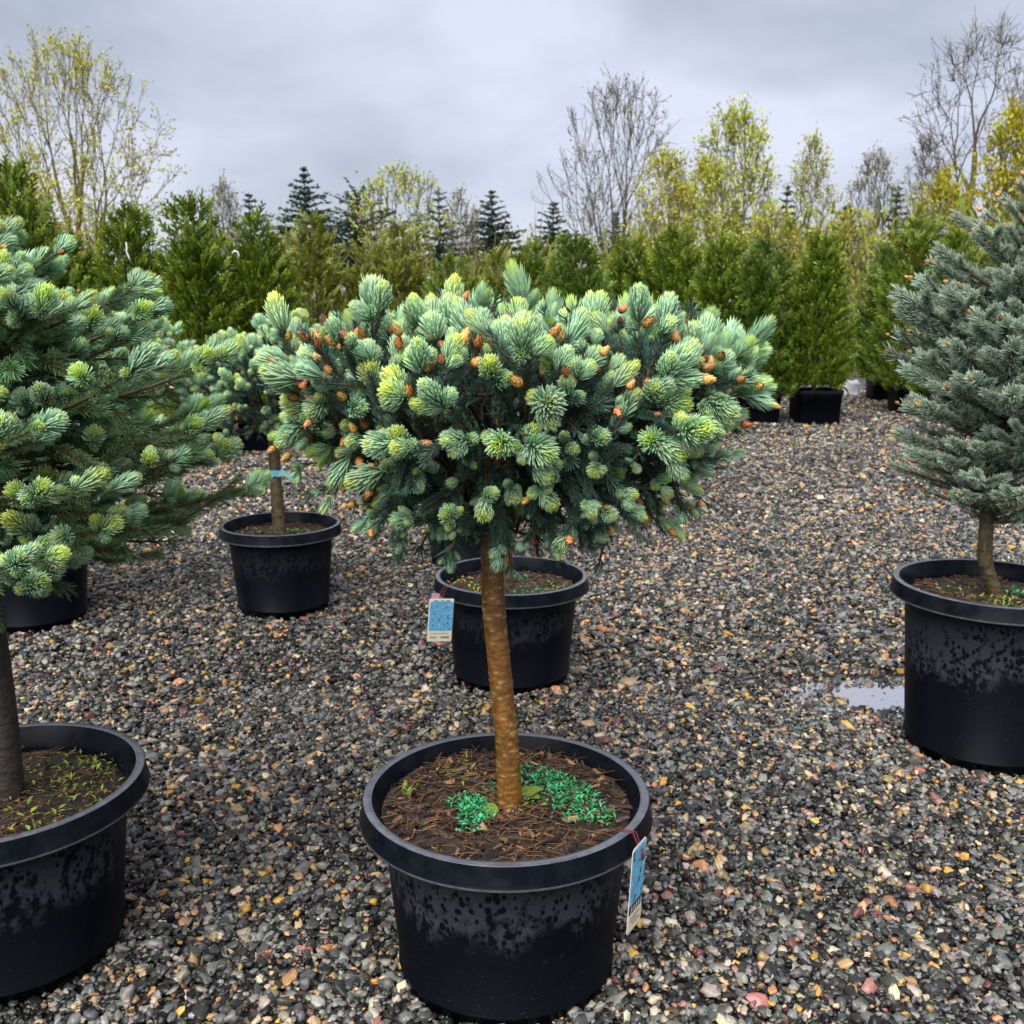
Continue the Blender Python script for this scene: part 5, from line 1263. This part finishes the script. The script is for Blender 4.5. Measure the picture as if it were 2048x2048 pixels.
broadleaf(1383, 212, 33, 86, 'yellow-green willow right of the tall bare tree', LG, BO, 207, stems=4, leaf=0.8, leafsize=0.125, n=420, leaf_low=0.8, shape='dome')
broadleaf(1330, 305, 36, 70, 'lower yellow leafing tree in front of the willow', LY, BO, 217, stems=4, leaf=0.9, leafsize=0.13, n=300, leaf_low=1.0)
broadleaf(1525, 266, 36, 50, 'upright slender poplar with yellow-green leaves', LG, BO, 208, stems=3, leaf=0.55, leafsize=0.11, n=260, leaf_low=1.2, shape='dome')
broadleaf(1642, 286, 38, 60, 'pale fine twigged tree left of the big bare tree', LP, BT, 209, stems=3, leaf=0.35, leafsize=0.11, n=260)
broadleaf(1838, 48, 34, 168, 'big bare tree on the right with a yellow mossy trunk', LP, BT, 210, stems=2, leaf=0.10, leafsize=0.10, n=430, thick=1.9, low=0.36, moss=bark_mat('yellow_moss_bark', (0.10, 0.085, 0.02), (0.26, 0.22, 0.03), 3, 0.8, 0.5))
broadleaf(1738, 255, 37, 58, 'smaller bare tree left of the big bare tree', LP, BT, 211, stems=2, leaf=0.12, leafsize=0.10, n=260)
broadleaf(1900, 195, 26, 62, 'dense bright yellow shrub at the right edge', LB, BO, 212, stems=5, leaf=0.9, leafsize=0.13, n=300, name='yellow_shrub', cat='shrub', leaf_low=1.2, low=0.1)
broadleaf(1775, 330, 28, 72, 'bright yellow shrub at the foot of the big bare tree', LB, BO, 213, stems=5, leaf=0.9, leafsize=0.12, n=260, name='yellow_shrub', cat='shrub', leaf_low=1.2, low=0.1)
broadleaf(1600, 400, 24, 100, 'tangled olive thicket behind the free standing arborvitae', LY, BO, 214, stems=7, leaf=0.5, leafsize=0.085, n=300, name='thicket', cat='shrub', low=0.1)
broadleaf(1460, 395, 24, 90, 'tangled olive thicket left of the free standing arborvitae', LY, BO, 215, stems=7, leaf=0.5, leafsize=0.085, n=300, name='thicket', cat='shrub', low=0.1)
broadleaf(90, 345, 26, 90, 'young yellow leafing shrub at the foot of the left leafing tree', LY, BO, 216, stems=6, leaf=0.6, leafsize=0.10, n=260, name='thicket', cat='shrub', leaf_low=0.5, low=0.1)
# an olive thicket behind the hedge closes the gaps down to the ground
def thicket_band():
    rs = np.random.default_rng(9); n = 9000
    x = rs.uniform(-22, 26, n); y = rs.uniform(19, 27, n); top = (2.2 + 0.25*np.sin(x*0.9) + 0.2*np.sin(x*2.3 + 1) + 0.75*np.clip((x - 2)/4, 0, 1))*y/23
    z = rs.random(n)**0.8*top
    D = np.stack([rs.normal(0, 0.45, n), rs.normal(0, 0.45, n), np.ones(n)], 1)
    mb = MB(); needles(mb, np.stack([x, y, z], 1), D, nrm(rs.normal(0, 1, (n, 3))), rs.uniform(0.15, 0.45, n), rs.uniform(0.02, 0.05, n), 0.2, rs.random(n)*0.6, 0.3 + 0.7*rs.random(n), 0, True)
    n = 6000; x = rs.uniform(0, 24, n); y = rs.uniform(19, 27, n); z = (1.2 + rs.random(n)**1.7*(1.2 + 0.5*np.sin(x*1.7) + 0.35*np.sin(x*4.1 + 1)))*y/23
    needles(mb, np.stack([x, y, z], 1), np.stack([rs.normal(0, 0.6, n), rs.normal(0, 0.6, n), np.ones(n)], 1), nrm(rs.normal(0, 1, (n, 3))), rs.uniform(0.06, 0.13, n), 0.022, 0.2, rs.random(n), rs.random(n), 2, True)
    n = 2500; x = rs.uniform(-22, 26, n); y = rs.uniform(19, 27, n); D = np.stack([rs.normal(0, 0.2, n), rs.normal(0, 0.2, n), np.ones(n)], 1)
    needles(mb, np.stack([x, y, 0*x], 1), D, nrm(rs.normal(0, 1, (n, 3))), rs.uniform(1.6, 3.2, n), 0.014, 0.15, 0.3, 0.6, 1, True)
    o = obj('thicket_band', mb.mesh('thicket_band', [M['thuja_olive'], M['bark_olive'], M['leaf_olive']], False)); tag(o, 'olive thicket filling the ground behind the hedge row', 'thicket', kind='stuff')
thicket_band()
